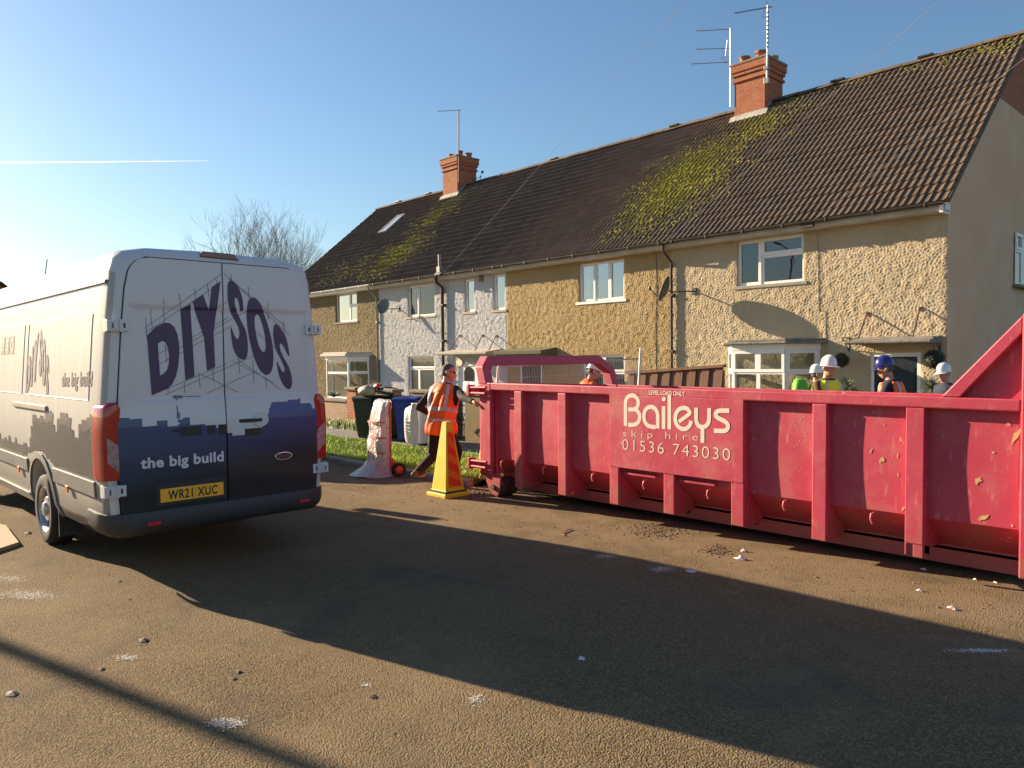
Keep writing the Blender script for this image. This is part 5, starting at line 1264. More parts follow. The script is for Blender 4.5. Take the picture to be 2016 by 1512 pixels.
ld = stand(1606, 13.6)
dp = person('worker in white hard hat carrying a bright green backpack, half hidden behind another man', ld, angR-rad(12), 1.73, yaw=rad(2), top=YELLOW, hat=HATW, hair=True)
le = stand(1762, 10.8)
person('man in blue hard hat and navy hooded top under an orange vest, looking down', le, angR+rad(180-38), 1.83, lean=rad(6), yaw=rad(10), pitch=rad(14), top=NAVYC, vest=ORANGE, hat=HATB, hair=True, hood=True, handL=(.4,.1,1.1), handR=(.4,-.1,1.1))
lf = stand(1862, 12.6)
person('worker in white hard hat mostly hidden by the raised red gusset of the skip', lf, angR+rad(180+10), 1.76, pitch=rad(8), yaw=rad(10), top=NAVYC, hat=HATW, hair=True)
# backpack on the worker at the back
bp = MB(); hb_ = angR-rad(12); off = Matrix.Rotation(hb_, 3, 'Z')
for z, a, b in ((1.02,.10,.15),(1.10,.13,.18),(1.28,.135,.185),(1.45,.12,.17),(1.53,.09,.13),(1.56,.05,.08)):
    bp.v += [ld + off @ Vector((-.27+a*math.copysign(abs(math.cos(q))**.6, math.cos(q)), b*math.copysign(abs(math.sin(q))**.6, math.sin(q)), z)) for q in [2*math.pi*j/20 for j in range(20)]]
for i in range(5):
    for j in range(20): bp.f.append([i*20+j, i*20+(j+1)%20, (i+1)*20+(j+1)%20, (i+1)*20+j]); bp.m.append(0)
bp.f += [list(range(19,-1,-1)), list(range(100,120))]; bp.m += [0,0]
bpo = tag(bp.build('backpack', M('green_nylon', (.10,.42,.02), .6, var=.12, bump=.4, bs=20, bd=.012), smooth=True), 'bright green backpack worn by the worker in the white hard hat at the back', 'backpack')
bs_ = MB(); bs_.grid(lambda u, t: ld + off @ Vector((-.40-.012, -.13+.26*u, 1.14+.2*t)), 1, 1); bs_.tube([ld+off@Vector((-.36, .15*math.cos(q), 1.36+.08*math.sin(q))) for q in np.linspace(0, math.pi, 9)], .012, 6); bs_.build('pocket', M('dark_green_trim', (.03,.10,.02), .7), bpo)

# ------------------------------------------------------------------ cones
CY_ = M('yellow_cone', (.80,.52,.015), .5, var=.10, vs=6, dirt=(.45,.28,.04), dscale=3); CO = M('orange_panel', (.75,.16,.01), .45, var=.06); CRD = M('red_stripe', (.72,.045,.012), .4, var=.06); CBK = M('black_rubber', (.03,.03,.03), .8)
def cone(loc, label, rz=0.):
    t = thing('traffic_pyramid', label, 'traffic cone', loc, rz, 'tall yellow pyramid cones at the tail of the skip'); Hc, w0, w1 = .98, .155, .048
    def P(f, s, o=0.0):      # point on the +X face: f height 0..1, s -1..1
        hw_ = w0+(w1-w0)*f; return Vector((hw_+o, s*hw_, .085+(Hc-.085)*f))
    b = MB(); b.rings([[Vector((x*h, y*h, z)) for x, y in ((-1,-1),(1,-1),(1,1),(-1,1))] for h, z in ((w0+.012,.08),(w0,.085),(w1,Hc),(w1-.006,Hc+.006))], True); b.build('cone_body', CY_, t, local=True, bevel=.008)
    b = MB(); b.rings([[Vector((x*h, y*h, z)) for x, y in ((-1,-1),(1,-1),(1,1),(-1,1))] for h, z in ((.205,0),(.205,.045),(.19,.055),(.185,.058))], True); b.build('base', CY_, t, local=True, bevel=.008)
    b = MB(); b.box(-.178,.178,-.178,.178,.058,.079); b.build('base_band', CBK, t, local=True, bevel=.004)
    for k in range(2):
        R = Matrix.Rotation(math.pi*k, 3, 'Z'); pm = MB(); pm.add([R @ P(f, s, .003) for f, s in ((.05,-.72),(.05,.72),(.86,.72),(.86,-.72))], [(0,1,2,3)]); po = pm.build('reflective_panel', CO, t, local=True)
        sm = MB()
        for f0 in (.10,.33,.56,.79):
            vs = [(f0,-.70),(f0-.10+.0,.70),(f0+.02,.70),(f0+.12,-.70)]; vs = [(max(.05,min(.86,f)), s) for f, s in vs]; sm.add([R @ P(f, s, .0055) for f, s in vs], [(0,1,2,3)])
        sm.build('stripe', CRD, po, local=True)
    return t
pc = on_g(882, 975); cone(pc, 'tall yellow pyramid cone with orange and red panel, in front of the skip corner')
pc2 = on_z(934, 918, ground(8.0)+.08); pc2.x += .42; pc2.z = ground(pc2.y)+.075
cone(pc2, 'yellow pyramid cone mostly hidden behind the tail corner of the skip')

# ------------------------------------------------------------------ wrapped sack truck
TR = M('red_truck_frame', (.62,.07,.03), .4, var=.08); 
def mat_wrap():
    t = NT('plastic_wrap'); v = t.coord('Object'); nz = t.noise(v, 16, 5, .7, 1.2); t.base(t.mix(t.rng(nz.outputs[0], .35, .65), (.62,.50,.50), (.80,.76,.76)))
    t.b.inputs['Roughness'].default_value = .22; t.b.inputs['Coat Weight'].default_value = .6; t.bump(nz.outputs[0], 1.0, .05)
    tl = t.n('BsdfTranslucent'); tl.inputs[0].default_value = (.8,.72,.72,1); mx = t.n('MixShader'); mx.inputs[0].default_value = .35; t.l(t.b.outputs[0], mx.inputs[1]); t.l(tl.outputs[0], mx.inputs[2]); t.l(mx.outputs[0], t.out.inputs[0]); return t.mat
WRAP = mat_wrap()
pt_ = (on_g(722, 935)+on_g(787, 935))/2; st = thing('sack_truck', 'red sack truck wrapped in creased clear plastic, standing at the kerb', 'sack truck', pt_, rad(264))
f = MB()
for y in (-.262,.262): f.tube([(0,y,.10),(0,y,1.20),(-.03,y*.9,1.27),(-.05,y*.5,1.30)], .016, 8)
f.tube([(-.05,-.10,1.30),(-.05,.10,1.30)], .016, 8)
for z in (.25,.55,.85,1.1): f.tube([(0,-.262,z),(0,.262,z)], .013, 8)
f.prism([(-.02,.05),(-.02,.33),(-.16,.13)], 'y', -.275, -.255); f.prism([(-.02,.05),(-.02,.33),(-.16,.13)], 'y', .255, .275); f.box(0,.26,-.20,.20,.03,.045); f.build('frame', TR, st, local=True, smooth=True)
for s in (-1, 1):
    wm_ = MB(); Mx = Matrix.Rotation(rad(90 if s < 0 else -90), 3, 'X'); wm_.lathe([(.06,0),(.085,.012),(.115,.008),(.12,-.01),(.12,-.04),(.06,-.05)], (-.11, s*.33, .12), 24, Mx, cap=False); wh = wm_.build('wheel', MATS['tyre_rubber'], st, local=True, smooth=True)
    hb = MB(); hb.lathe([(.0,.008),(.03,.010),(.062,.002),(.062,-.03)], (-.11, s*.33, .12), 18, Mx, cap=False)
    for k in range(6): q = k*math.pi/3; hb.obox((-.11+.048*math.cos(q), s*.338, .12+.048*math.sin(q)), .05, .01, .012, Matrix.Rotation(-q, 3, 'Y'))
    hb.build('hub', TR, wh, local=True, smooth=True)
wp = MB(); rr = random.Random(3); R = []; n = 44
prf = [(.03,.30,.36,.20),(.08,.24,.31,.17),(.16,.17,.27,.12),(.26,.14,.245,.08),(.40,.13,.235,.06),(.50,.14,.25,.06),(.60,.14,.25,.06),(.70,.11,.225,.05),(.82,.10,.225,.05),(.92,.11,.23,.05),(1.02,.10,.22,.04),(1.12,.09,.225,.03),(1.20,.08,.24,.01),(1.28,.07,.235,-.01),(1.325,.05,.215,-.02),(1.34,.02,.19,-.02)]
for i, (z, a, b, cx) in enumerate(prf):
    R.append([Vector((cx+(a+.012*math.sin(q*7+z*9)+.012*rr.uniform(-1,1))*math.copysign(abs(math.cos(q))**.7, math.cos(q)), (b+.012*math.sin(q*5-z*13)+.010*rr.uniform(-1,1))*math.copysign(abs(math.sin(q))**.7, math.sin(q)), z+.015*math.sin(q*3+i)*(1 if i in (0,) else .4))) for q in [2*math.pi*j/n for j in range(n)]])
wp.rings(R, False); st.scale = (1,1,.9); wo = wp.build('plastic_wrap', WRAP, st, local=True, smooth='all')
sm = MB()
for z in (.42,.68,.95):
    sm.rings([[Vector((.052+.138*math.copysign(abs(math.cos(q))**.7, math.cos(q)), .242*math.copysign(abs(math.sin(q))**.7, math.sin(q)), z+dz)) for q in np.linspace(-1.2, 1.5, 20)] for dz in (-.018,.018)], False, False)
sm.build('strap', M('red_strap', (.55,.24,.21), .5), st, local=True, smooth='all')

# ------------------------------------------------------------------ bins and appliances on the pavement
def wheelie(loc, rz, label, colr, hh=.98, open_=0):
    t = thing('wheelie_bin', label, 'wheelie bin', loc, rz, 'wheelie bins on the pavement'); b = MB()
    R = []
    for z, x0, x1, w_ in ((.02,-.20,.19,.20),(.10,-.21,.22,.215),(.88,-.27,.29,.275),(.89,-.30,.31,.29),(.94,-.30,.31,.29)): R.append([Vector((x0,-w_,z)), Vector((x1,-w_,z)), Vector((x1,w_,z)), Vector((x0,w_,z))])
    b.rings(R, True); bo = b.build('bin_body', colr, t, local=True, bevel=.02)
    p = MB(); p.box(.235,.262,-.16,.16,.2,.75); 
    l = MB(); R = []
    for x, z in ((-.32,.955),(-.30,.99),(0,1.02),(.28,.995),(.34,.965)): R.append([Vector((x,-.30,z-.03)), Vector((x,-.285,z)), Vector((x,.285,z)), Vector((x,.30,z-.03))])
    l.rings(R, True); l.v = [Matrix.Rotation(-open_, 3, 'Y') @ (v-Vector((-.30,0,.94))) + Vector((-.30,0,.94)) for v in l.v]; l.build('lid', colr, t, local=True, bevel=.012)
    h = MB(); h.tube([(-.34,-.20,.93),(-.38,-.20,.95),(-.38,.20,.95),(-.34,.20,.93)], .016, 8); h.build('handle', colr, t, local=True, smooth=True)
    for s in (-1, 1):
        w_ = MB(); w_.lathe([(0,0),(.08,0),(.10,.01),(.10,.04),(.08,.05),(0,.05)], (-.24, s*.25-.025, .10), 20, Matrix.Rotation(rad(-90), 3, 'X')); w_.build('wheel', CBK, t, local=True, smooth=True)
    return t
GRNB = M('dark_green_bin', (.012,.022,.018), .45, var=.2, vs=4, dirt=(.06,.055,.045)); BLKB = M('black_bin', (.016,.016,.017), .5, var=.2, dirt=(.06,.055,.05)); BLUB = M('blue_bin', (.018,.04,.24), .45, var=.12, dirt=(.08,.09,.16))
def pv(u, v): p = on_z(u, v, ground(10)+.07); p.z = ground(p.y)+.07; return p
b1 = pv(712, 866); b1.y += .25; wheelie(b1, rad(-72), 'dark green wheelie bin with rubbish piled on its lid', GRNB)
b2 = pv(747, 866); b2.y += .35; b2.x -= .05; wheelie(b2, rad(-80), 'black wheelie bin half hidden behind the wrapped sack truck', BLKB)
b3 = pv(787, 871); b3.y += .30; wheelie(b3, rad(-60), 'bright blue wheelie bin between the sack truck and the old appliance', BLUB)
rb = MB(); rr = random.Random(12); top = Vector((b1.x+.15, b1.y, b1.z+1.00))
for k in range(7): rb.obox(top+Vector((rr.uniform(-.3,.45), rr.uniform(-.2,.2), .05+.035*k)), rr.uniform(.2,.6), rr.uniform(.1,.3), rr.uniform(.015,.05), Matrix.Rotation(rr.uniform(-.4,.4), 3, 'X') @ Matrix.Rotation(rr.uniform(0,3), 3, 'Z'))
rb1 = rb.build('rubbish', M('dark_rubbish', (.06,.055,.05), .8, var=.6, vs=3)); tag(rb1, 'heap of dark scrap boards and rubbish on the dark green bin', 'rubbish')
rc = MB(); rc.ball(top+Vector((-.02,-.15,.13)), .19, 14, 1.5, 1, .6); rc.v = [v+Vector((rr.uniform(-.025,.025),)*3) for v in rc.v]; rco = rc.build('rubbish_bag', M('beige_bag', (.40,.33,.26), .6, var=.3, vs=7, bump=.6, bs=20, bd=.02), smooth='all'); tag(rco, 'crumpled beige bag on top of the dark green bin', 'bag')
rd = MB(); rd.lathe([(0,0),(.05,0),(.055,.12),(.0,.13)], top+Vector((.22,-.1,.22)), 12, Matrix.Rotation(rad(80), 3, 'Y')); tag(rd.build('drinks_can', M('red_can', (.60,.03,.02), .35), smooth=True), 'small red can lying on the rubbish heap', 'can')
# washing machine seen from the back
wl_ = pv(822, 876); wl_.y += .25; wt = thing('washing_machine', 'old pale washing machine with cross-braced back panel on the pavement', 'washing machine', wl_, rad(-28)); WG = M('pale_enamel', (.52,.54,.55), .4, var=.06, dirt=(.33,.32,.30)); 
m_ = MB(); m_.box(-.30,.30,-.29,.29,.03,.85); m_.build('casing', WG, wt, local=True, bevel=.015)
m_ = MB(); m_.box(-.27,.27,-.302,-.291,.28,.78); 
for a in (1, -1): m_.obox((0,-.306,.53), .62, .012, .03, Matrix.Rotation(a*.72, 3, 'Y'))
m_.build('back_panel', M('grey_enamel', (.42,.43,.44), .45, var=.08), wt, local=True, bevel=.006)
m_ = MB()
for r in (.05,.09,.13): m_.tube([(.0+r*1.3*math.cos(q), -.300, .15+r*.7*math.sin(q)) for q in np.linspace(0, 6.28, 24)], .008, 6)
m_.build('drum_grille', M('grille_grey', (.30,.30,.30), .5), wt, local=True, smooth=True)
m_ = MB(); m_.box(-.31,.31,-.30,.30,.851,.885); m_.build('lid_top', WG, wt, local=True, bevel=.01)
m_ = MB(); m_.tube([(.24,-.30,.7),(.28,-.36,.5),(.27,-.36,.2),(.24,-.34,.02)], .014, 8); m_.build('drain_hose', GREYPIPE, wt, local=True, smooth=True)
# ribbed oval bath standing on its end
ob = pv(826, 880); ob.y -= .12; ot = thing('plastic_bath', 'white ribbed oval plastic baby bath standing on end against the washing machine', 'baby bath', ob, rad(214)); mo = MB(); R = []; n = 40
for d, a, b in ((0,.45,.23),(.01,.455,.235),(.02,.43,.215),(.10,.40,.19),(.17,.36,.16),(.185,.25,.11)): R.append([Vector((d+.0, b*math.copysign(abs(math.sin(q))**.8, math.sin(q))*(1+.012*math.sin(q*20)), .46+a*math.copysign(abs(math.cos(q))**.8, math.cos(q))*(1+.012*math.sin(q*20)))) for q in [2*math.pi*j/n for j in range(n)]])
mo.rings(R, False); mo.add(R[-1], [tuple(range(n))]); mo2 = mo.build('bath_shell', M('white_plastic', (.72,.69,.68), .4, var=.05), ot, local=True, smooth='all'); s_ = mo2.modifiers.new('t', 'SOLIDIFY'); s_.thickness = .008
mo = MB()
for k in range(13): q = .5+2.1*k/12; mo.tube([(.03,.215*math.sin(q),.46+.43*math.cos(q)), (.15,.172*math.sin(q),.46+.375*math.cos(q))], .008, 6)
mo.build('rib', M('grey_rib', (.30,.29,.29), .6), ot, local=True, smooth=True)

# ------------------------------------------------------------------ garden walls, gate, fences
def gwall(name, label, boxes, copes, mat, cat='garden wall', group='garden walls in front of the terrace'):
    t = thing(name, label, cat, ((boxes[0][0]+boxes[0][1])/2, boxes[0][2], ground(boxes[0][2])), 0, group)
    mb = MB(); [mb.box(*b) for b in boxes]; mb.build('brickwork', mat, t); cm = MB(); [cm.box(*b) for b in copes]; cm.build('coping', COPE, t, bevel=.02); return t
YW = 11.0
def gx(u): return on_y(u, 780, YW).x
def gz(v, u=700): return on_y(u, v, YW).z
g0 = ground(YW)-.05
x0, x1 = gx(560), gx(684); zt = gz(790, 650)
gwall('garden_wall', 'low tan brick garden wall with stone coping before the tan house', [(x0,x1,YW,YW+.22,g0,zt)], [(x0,x1,YW-.04,YW+.26,zt,zt+.075)], TBRK)
x0, x1 = gx(685), gx(703); zt = gz(768, 690); z2 = gz(772, 755)
gwall('brick_pier', 'reddish brick gate pier behind the dark green bin', [(x0,x1,YW-.04,YW+.34,g0,zt)], [(x0-.05,x1+.05,YW-.09,YW+.39,zt,zt+.08)], M('x', (.1,.1,.1)) if False else RBRK, 'gate pier')
x0, x1 = gx(738), gx(772); gwall('garden_wall', 'short tan brick wall with mossy coping behind the blue bin', [(x0,x1,YW+.02,YW+.30,g0,z2)], [(x0-.05,x1+.05,YW-.02,YW+.34,z2,z2+.075)], TBRK)
x0, x1 = gx(810), gx(893); z3 = gz(774, 830); gwall('garden_wall', 'tan roughcast garden wall behind the washing machine', [(x0,x1,YW,YW+.25,g0,z3)], [(x0-.04,x1+.04,YW-.04,YW+.29,z3,z3+.08)], TAN)
x0, x1 = gx(915), gx(1010); z3 = gz(779, 925); gwall('garden_wall', 'tan roughcast garden wall right of the iron gate, running behind the skip', [(x0,x1,YW,YW+.25,g0,z3)], [(x0-.04,x1+.04,YW-.04,YW+.29,z3,z3+.08)], TAN)
gt = MB(); xa, xb_ = gx(894), gx(914); zb_, zt_ = g0+.12, gz(786, 905)
for i in range(9): x = xa+(xb_-xa)*i/8; gt.tube([(x,YW+.1,zb_),(x,YW+.1,zt_-.02*abs(i-4))], .010, 6)
for z in (zb_+.05, (zb_+zt_)/2, zt_-.15): gt.box(xa, xb_, YW+.088, YW+.112, z-.012, z+.012)
for i in range(4):
    for zc2 in (zb_+.3, zt_-.4): gt.tube([(xa+(xb_-xa)*(.14+.24*i)+.05*math.cos(q)*(1-q/9), YW+.09, zc2+.09*math.sin(q)*(1-q/9)) for q in np.linspace(0, 7, 18)], .007, 5)
tag(gt.build('garden_gate', IRON), 'black wrought-iron scroll gate between the roughcast garden walls', 'gate')
# plants on the low wall and by the bay
def leafy(name, label, c, n, r, h, mat, cat='plant', wdt=.02, droop=.3):
    mb = MB(); rr = random.Random(int(abs(c[0]*97))); c = Vector(c)
    for i in range(n):
        a = rr.uniform(0, 6.28); l = r*rr.uniform(.5, 1); hh = h*rr.uniform(.4, 1.0); d = Vector((math.cos(a), math.sin(a), 0)); s = Vector((-d.y, d.x, 0))*wdt*rr.uniform(.7,1.3)
        p1 = c+d*l*.5+Vector((0,0,hh)); p2 = c+d*l+Vector((0,0,hh*(1-droop*rr.uniform(.4,1.4))))
        mb.add([c-s*.4, c+s*.4, p1+s, p1-s], [(0,1,2,3)]); mb.add([p1-s, p1+s, p2], [(0,1,2)])
    return tag(mb.build(name, mat), label, cat)
LEAFG = M('grey_green_leaf', (.13,.16,.085), .6, var=.3, vs=9); LEAFD = M('deep_green_leaf', (.05,.09,.025), .6, var=.4, vs=9)
p = Vector((gx(648), YW+.15, gz(786, 648)+.05)); leafy('wall_plant', 'small trailing green plant on top of the low tan brick wall', p, 60, .35, .14, LEAFD, wdt=.03)
def potted(u, label):
    p = on_y(u, 752, 15.1); g = ground(15.1)+.02; t = thing('potted_plant', label, 'potted plant', (p.x, 15.1, g)); m = MB(); m.lathe([(.0,0),(.13,0),(.18,.38),(.20,.38),(.20,.42),(.16,.42),(.15,.36),(0,.36)], (p.x, 15.1, g), 20); m.build('pot', CLAY, t, smooth=True)
    mb = MB(); rr = random.Random(u); c = Vector((p.x, 15.1, g+.38)); mb.tube([c, c+Vector((0,0,p.z-.12-c.z))], .018, 8)
    mb.build('stem', M('brown_stem', (.10,.07,.04), .9), t); top = Vector((p.x, 15.1, p.z-.12)); lm_ = MB()
    for i in range(70):
        a = rr.uniform(0, 6.28); el = rr.uniform(-.3, 1.2); d = Vector((math.cos(a)*math.cos(el), math.sin(a)*math.cos(el), math.sin(el))); s = Vector((-math.sin(a), math.cos(a), 0))*.022; L = .30*rr.uniform(.7,1.1)
        q1, q2 = top+d*L*.55, top+d*L+Vector((0,0,-.05)); lm_.add([top-s*.4, top+s*.4, q1+s, q1-s], [(0,1,2,3)]); lm_.add([q1-s, q1+s, q2], [(0,1,2)])
    lm_.build('leaves', LEAFG, t)
potted(1667, 'spiky grey-green plant in a pot left of the navy door'); potted(1836, 'spiky grey-green plant in a pot right of the navy door')
# topiary balls hanging from the brackets
def topiary(u, v, r, label):
    c = on_y(u, v, 15.70); t = thing('topiary_ball', label, 'topiary ball', c, 0, 'artificial topiary balls beside the navy door'); mb = MB(); rr = random.Random(u)
    for i in range(1500):
        z = rr.uniform(-1, 1); a = rr.uniform(0, 6.28); q = math.sqrt(1-z*z); n = Vector((q*math.cos(a), q*math.sin(a), z)); p = c+n*r*rr.uniform(.86, 1.0); tn = n.orthogonal().normalized(); tn = Matrix.Rotation(rr.uniform(0, 6.28), 3, n) @ tn; b = n.cross(tn); s = r*.085; up = n*s*rr.uniform(.2,1.1)
        mb.add([p-tn*s*.6, p+b*s*.5+up*.5, p+tn*s*.8+up, p-b*s*.5+up*.5], [(0,1,2,3)])
    mb.build('leaves', M('topiary_leaf', (.035,.042,.022), .5, var=.5, vs=20), t)
    k = MB(); k.ball(c, r*.86, 16); k.build('core', M('topiary_core', (.012,.014,.010), .9), t, smooth=True); k = MB(); k.tube([c+Vector((0,0,r*.9)), (c.x, c.y, c.z+r+.14)], .006, 6); k.build('hanging_chain', IRON, t)
topiary(1657, 709, .155, 'dark topiary ball hanging left of the navy door, beside the bay window'); topiary(1839, 707, .19, 'larger dark topiary ball hanging right of the navy door')
# brown fence panel leaning in the garden
fa, fb = at_depth(1238, 15.1), at_depth(1423, 13.56); ft = thing('fence_panel', 'brown vertical-board fence panel standing behind the skip beside the bay window', 'fence panel', ((fa.x+fb.x)/2, (fa.y+fb.y)/2, ground(12))); WB = mat_wood('brown_fence', (.13,.065,.04), (.24,.125,.075)); f_, L = lmap((fa.x, fa.y), (fb.x, fb.y))
za, zb_ = CC.z+ray(1238,736).z*15.1, CC.z+ray(1423,723).z*13.56; n = 15
def fz(s): return za+(zb_-za)*s/L
for i in range(n):
    b = MB(); s0 = L*i/n; s1 = s0+L/n*1.06; o = .0 if i % 2 else .022; gl_ = ground(12); ln_ = .16
    v8 = [f_(s0-ln_, o, gl_), f_(s1-ln_, o, gl_), f_(s1-ln_, o+.018, gl_), f_(s0-ln_, o+.018, gl_), f_(s0+.02, o, fz(s0)), f_(s1+.02, o, fz(s1)), f_(s1+.02, o+.018, fz(s1)), f_(s0+.02, o+.018, fz(s0))]
    b.add(v8, [(0,3,2,1),(4,5,6,7),(0,1,5,4),(1,2,6,5),(2,3,7,6),(3,0,4,7)]); b.build('board', WB, ft)
b = MB(); b.add([f_(-.04,-.04,fz(0)+.002), f_(L+.05,-.04,fz(L)+.002), f_(L+.05,.07,fz(L)+.002), f_(-.04,.07,fz(0)+.002), f_(-.04,-.04,fz(0)+.05), f_(L+.05,-.04,fz(L)+.05), f_(L+.05,.07,fz(L)+.05), f_(-.04,.07,fz(0)+.05)], [(0,3,2,1),(4,5,6,7),(0,1,5,4),(1,2,6,5),(2,3,7,6),(3,0,4,7)]); b.build('top_rail', WB, ft)
for s in (.05, L-.1): 
    b = MB(); lbox(b, f_, s, s+.08, -.10, -.02, ground(12), fz(s)-.05); b.build('post', WB, ft)
# steel mesh site fence
ha, hb2 = at_depth(978, 12.6), at_depth(1256, 14.2); hf = thing('site_fence', 'galvanised steel mesh site fence panel behind the arch of the skip', 'site fence', ((ha.x+hb2.x)/2, (ha.y+hb2.y)/2, ground(10.5)))
f_, L = lmap((ha.x, ha.y), (hb2.x, hb2.y)); zA, zB = CC.z+ray(985,722).z*12.6, CC.z+ray(1262,706).z*14.2
GAL = M('galvanised', (.50,.50,.50), .4, .6, var=.12); 
def hz(s): return zA+(zB-zA)*s/L
gg = ground(10.5); fr = MB(); fr.tube([f_(-.12,0,gg), f_(.03,0,hz(0))], .021, 8); fr.tube([f_(L-.10,0,gg), f_(L+.07,0,hz(L)+.20)], .021, 8); fr.tube([f_(.03,0,hz(0)), f_(L,0,hz(L))], .013, 8); fr.tube([f_(-.1,0,gg+.15), f_(L-.1,0,gg+.15)], .017, 8); fr.build('frame', GAL, hf, smooth=True)
wm2 = MB(); n = 92
for i in range(1, n): s = L*i/n; wm2.tube([f_(s-.1,.0,gg+.15), f_(s+.02,0,hz(s))], .0028, 4, cap=False)
for k in range(1, 8): wm2.tube([f_(-.08,.004,gg+.15+(zA-gg-.15)*k/8), f_(L-.02,.004,gg+.15+(zB-gg-.15)*k/8)], .0028, 4, cap=False)
wm2.build('wire_mesh', GAL, hf)
for s in (.0, L-.1):
    b = MB(); c = f_(s,0,gg); b.obox((c.x, c.y, gg+.06), .24, .6, .13, Matrix.Rotation(.6, 3, 'Z')); b.build('concrete_foot', CONC, hf, bevel=.02)

# ------------------------------------------------------------------ aerials, dishes, wires
def yagi(mb, a, b, n, sp=.22, vert=False):
    a, b = Vector(a), Vector(b); mb.tube([a, b], .011, 6); d = (b-a).normalized(); s = d.cross(Vector((0,0,1))).normalized() if not vert else Vector((0,0,1))
    for i in range(n): p = a+(b-a)*(i+.5)/n; mb.tube([p-s*sp*.5, p+s*sp*.5], .006, 5)
def on_xp(u, v, x): return on_x(u, v, x)
# three-boom aerial left of the near chimney
xa = B2[0]-.12; q0, q1 = on_x(1438, 200, xa), on_x(1437, 55, xa); ta = thing('tv_aerial', 'tall aerial mast with three horizontal booms on the left of the near chimney', 'aerial', (q0.x, q0.y, q0.z)); m = MB(); ym = q0.y; m.tube([(xa, ym, q0.z-.15), (xa, ym, q1.z)], .020, 8); m.tube([(xa,ym,B2[4]-.35),(B2[0]+.02,ym,B2[4]-.35)], .015, 6); m.build('mast', ALU, ta, smooth=True)
for (ul, ur, v, vl) in ((1371,1440,57,61),(1371,1440,95,97),(1360,1440,122,126)):
    m = MB(); a, b = on_y(ul, vl, ym), on_y(ur, v, ym); yagi(m, a, b, 9, .15, True); m.build('boom', DKMET, ta)
m = MB(); c = on_y(1432, 92, ym); m.tube([c+Vector((-.06,0,-.25)), c+Vector((0,0,.2))], .012, 6)
for k in range(6): m.tube([c+Vector((-.22+.03*k,-.05,-.30-.05*k)), c+Vector((-.05+.02*k,.05,-.12-.05*k))], .006, 5)
m.build('reflector', ALU, ta)
# single mast in front of the near chimney
xm, ym = B2[1]+.05, B2[2]-.10; q1 = on_y(1512, 10, ym); q0 = on_y(1510, 163, ym); tb_ = thing('tv_aerial', 'pale striped aerial mast strapped to the front corner of the near chimney', 'aerial', (q0.x, ym, q0.z)); m = MB(); m.tube([(q0.x,ym,q0.z),(q1.x,ym,q1.z)], .026, 10); m.build('mast', M('pale_mast', (.62,.62,.63), .4, .3, var=.1), tb_, smooth=True)
m = MB()
for k in range(9): z = q0.z+(q1.z-q0.z)*(.45+.055*k); m.lathe([(.028,0),(.028,.05)], (q0.x+(q1.x-q0.x)*(.45+.055*k), ym, z), 10, cap=False)
m.build('tape_bands', DKMET, tb_)
m = MB(); a, b = on_y(1446, 26, ym), on_y(1514, 14, ym); yagi(m, a, b, 12, .16); m.tube([b, b+Vector((-.12,.05,.22))], .010, 6); m.tube([b, b+Vector((.10,.0,-.02))], .016, 6); m.tube([b+Vector((-.14,0,0)), b+Vector((-.20,0,-.22)), b+Vector((-.05,0,-.26)), b+Vector((0,0,-.1))], .007, 5); m.build('boom', DKMET, tb_)
m = MB(); m.obox((q0.x, ym-.01, q0.z+.05), .16, .10, .16); m.obox((q0.x, ym, q0.z+.42), .14, .12, .10); m.build('wall_bracket', GREYPIPE, tb_, bevel=.01)
# far chimney mast
ym = B1[2]-.06; q1, q0 = on_y(903, 216, ym), on_y(903, 345, ym); tc = thing('tv_aerial', 'thin dark aerial mast on the far chimney with one boom pointing left', 'aerial', (q0.x, ym, q0.z)); m = MB(); m.tube([(q0.x,ym,q0.z-.3),(q1.x,ym,q1.z)], .024, 8); m.build('mast', DKMET, tc, smooth=True)
m = MB(); a, b = on_y(861, 219, ym), on_y(906, 217, ym); yagi(m, a, b, 10, .14); m.build('boom', DKMET, tc)
td = thing('tv_aerial', 'small dark aerial sticking out right of the far chimney above the ridge', 'aerial', (B1[1], B1[3]-.2, B1[4]-1)); m = MB(); a = on_x(935, 352, B1[1]+.02); m.tube([a, a+Vector((.45,0,.0))], .014, 6); b = a+Vector((.35,0,0)); m.tube([b+Vector((0,0,-.2)), b+Vector((0,0,.06))], .012, 6); m.tube([b, b+Vector((.12,0,.16))], .012, 6); m.ball(b+Vector((.14,0,.2)), .06, 8); m.build('arm', DKMET, td)
# cables on the chimney
def dish(c, aim, r, label, mat, wall, arm=.35):
    t = thing('satellite_dish', label, 'satellite dish', c, 0, None); c = Vector(c); aim = Vector(aim).normalized(); s = aim.cross(Vector((0,0,1))).normalized(); up = s.cross(aim); m = MB(); R = []; n = 28
    for k in range(6):
        q = k/5; R.append([c+(s*math.cos(a)*.86+up*math.sin(a))*r*max(.02,q)+aim*(.16*r*q*q*2) for a in [2*math.pi*j/n for j in range(n)]])
    m.rings(R, False); o = m.build('reflector', mat, t, smooth='all'); sd = o.modifiers.new('t', 'SOLIDIFY'); sd.thickness = .01
    m = MB(); b0 = c-up*r*.9+aim*.12*r; tip = c+aim*r*1.35-up*r*.35; m.tube([c-up*r*.5, b0, tip], .012, 6); m.ball(tip, .045, 8); m.build('feed_arm', DKMET, t, smooth=True)
    m = MB(); m.tube([c-aim*.01, c-aim*.10-up*.02, Vector(wall)], .016, 8); m.obox(Vector(wall), .12, .03, .16); m.build('wall_bracket', DKMET, t)
DG = M('dish_grey', (.20,.19,.17), .6, var=.15)
c = on_y(757, 605, 15.55); dish(c, (.35,-.85,.35), .30, 'grey satellite dish on the white house beside its left downpipe', DG, (c.x+.25, DW-.02, c.z-.05))
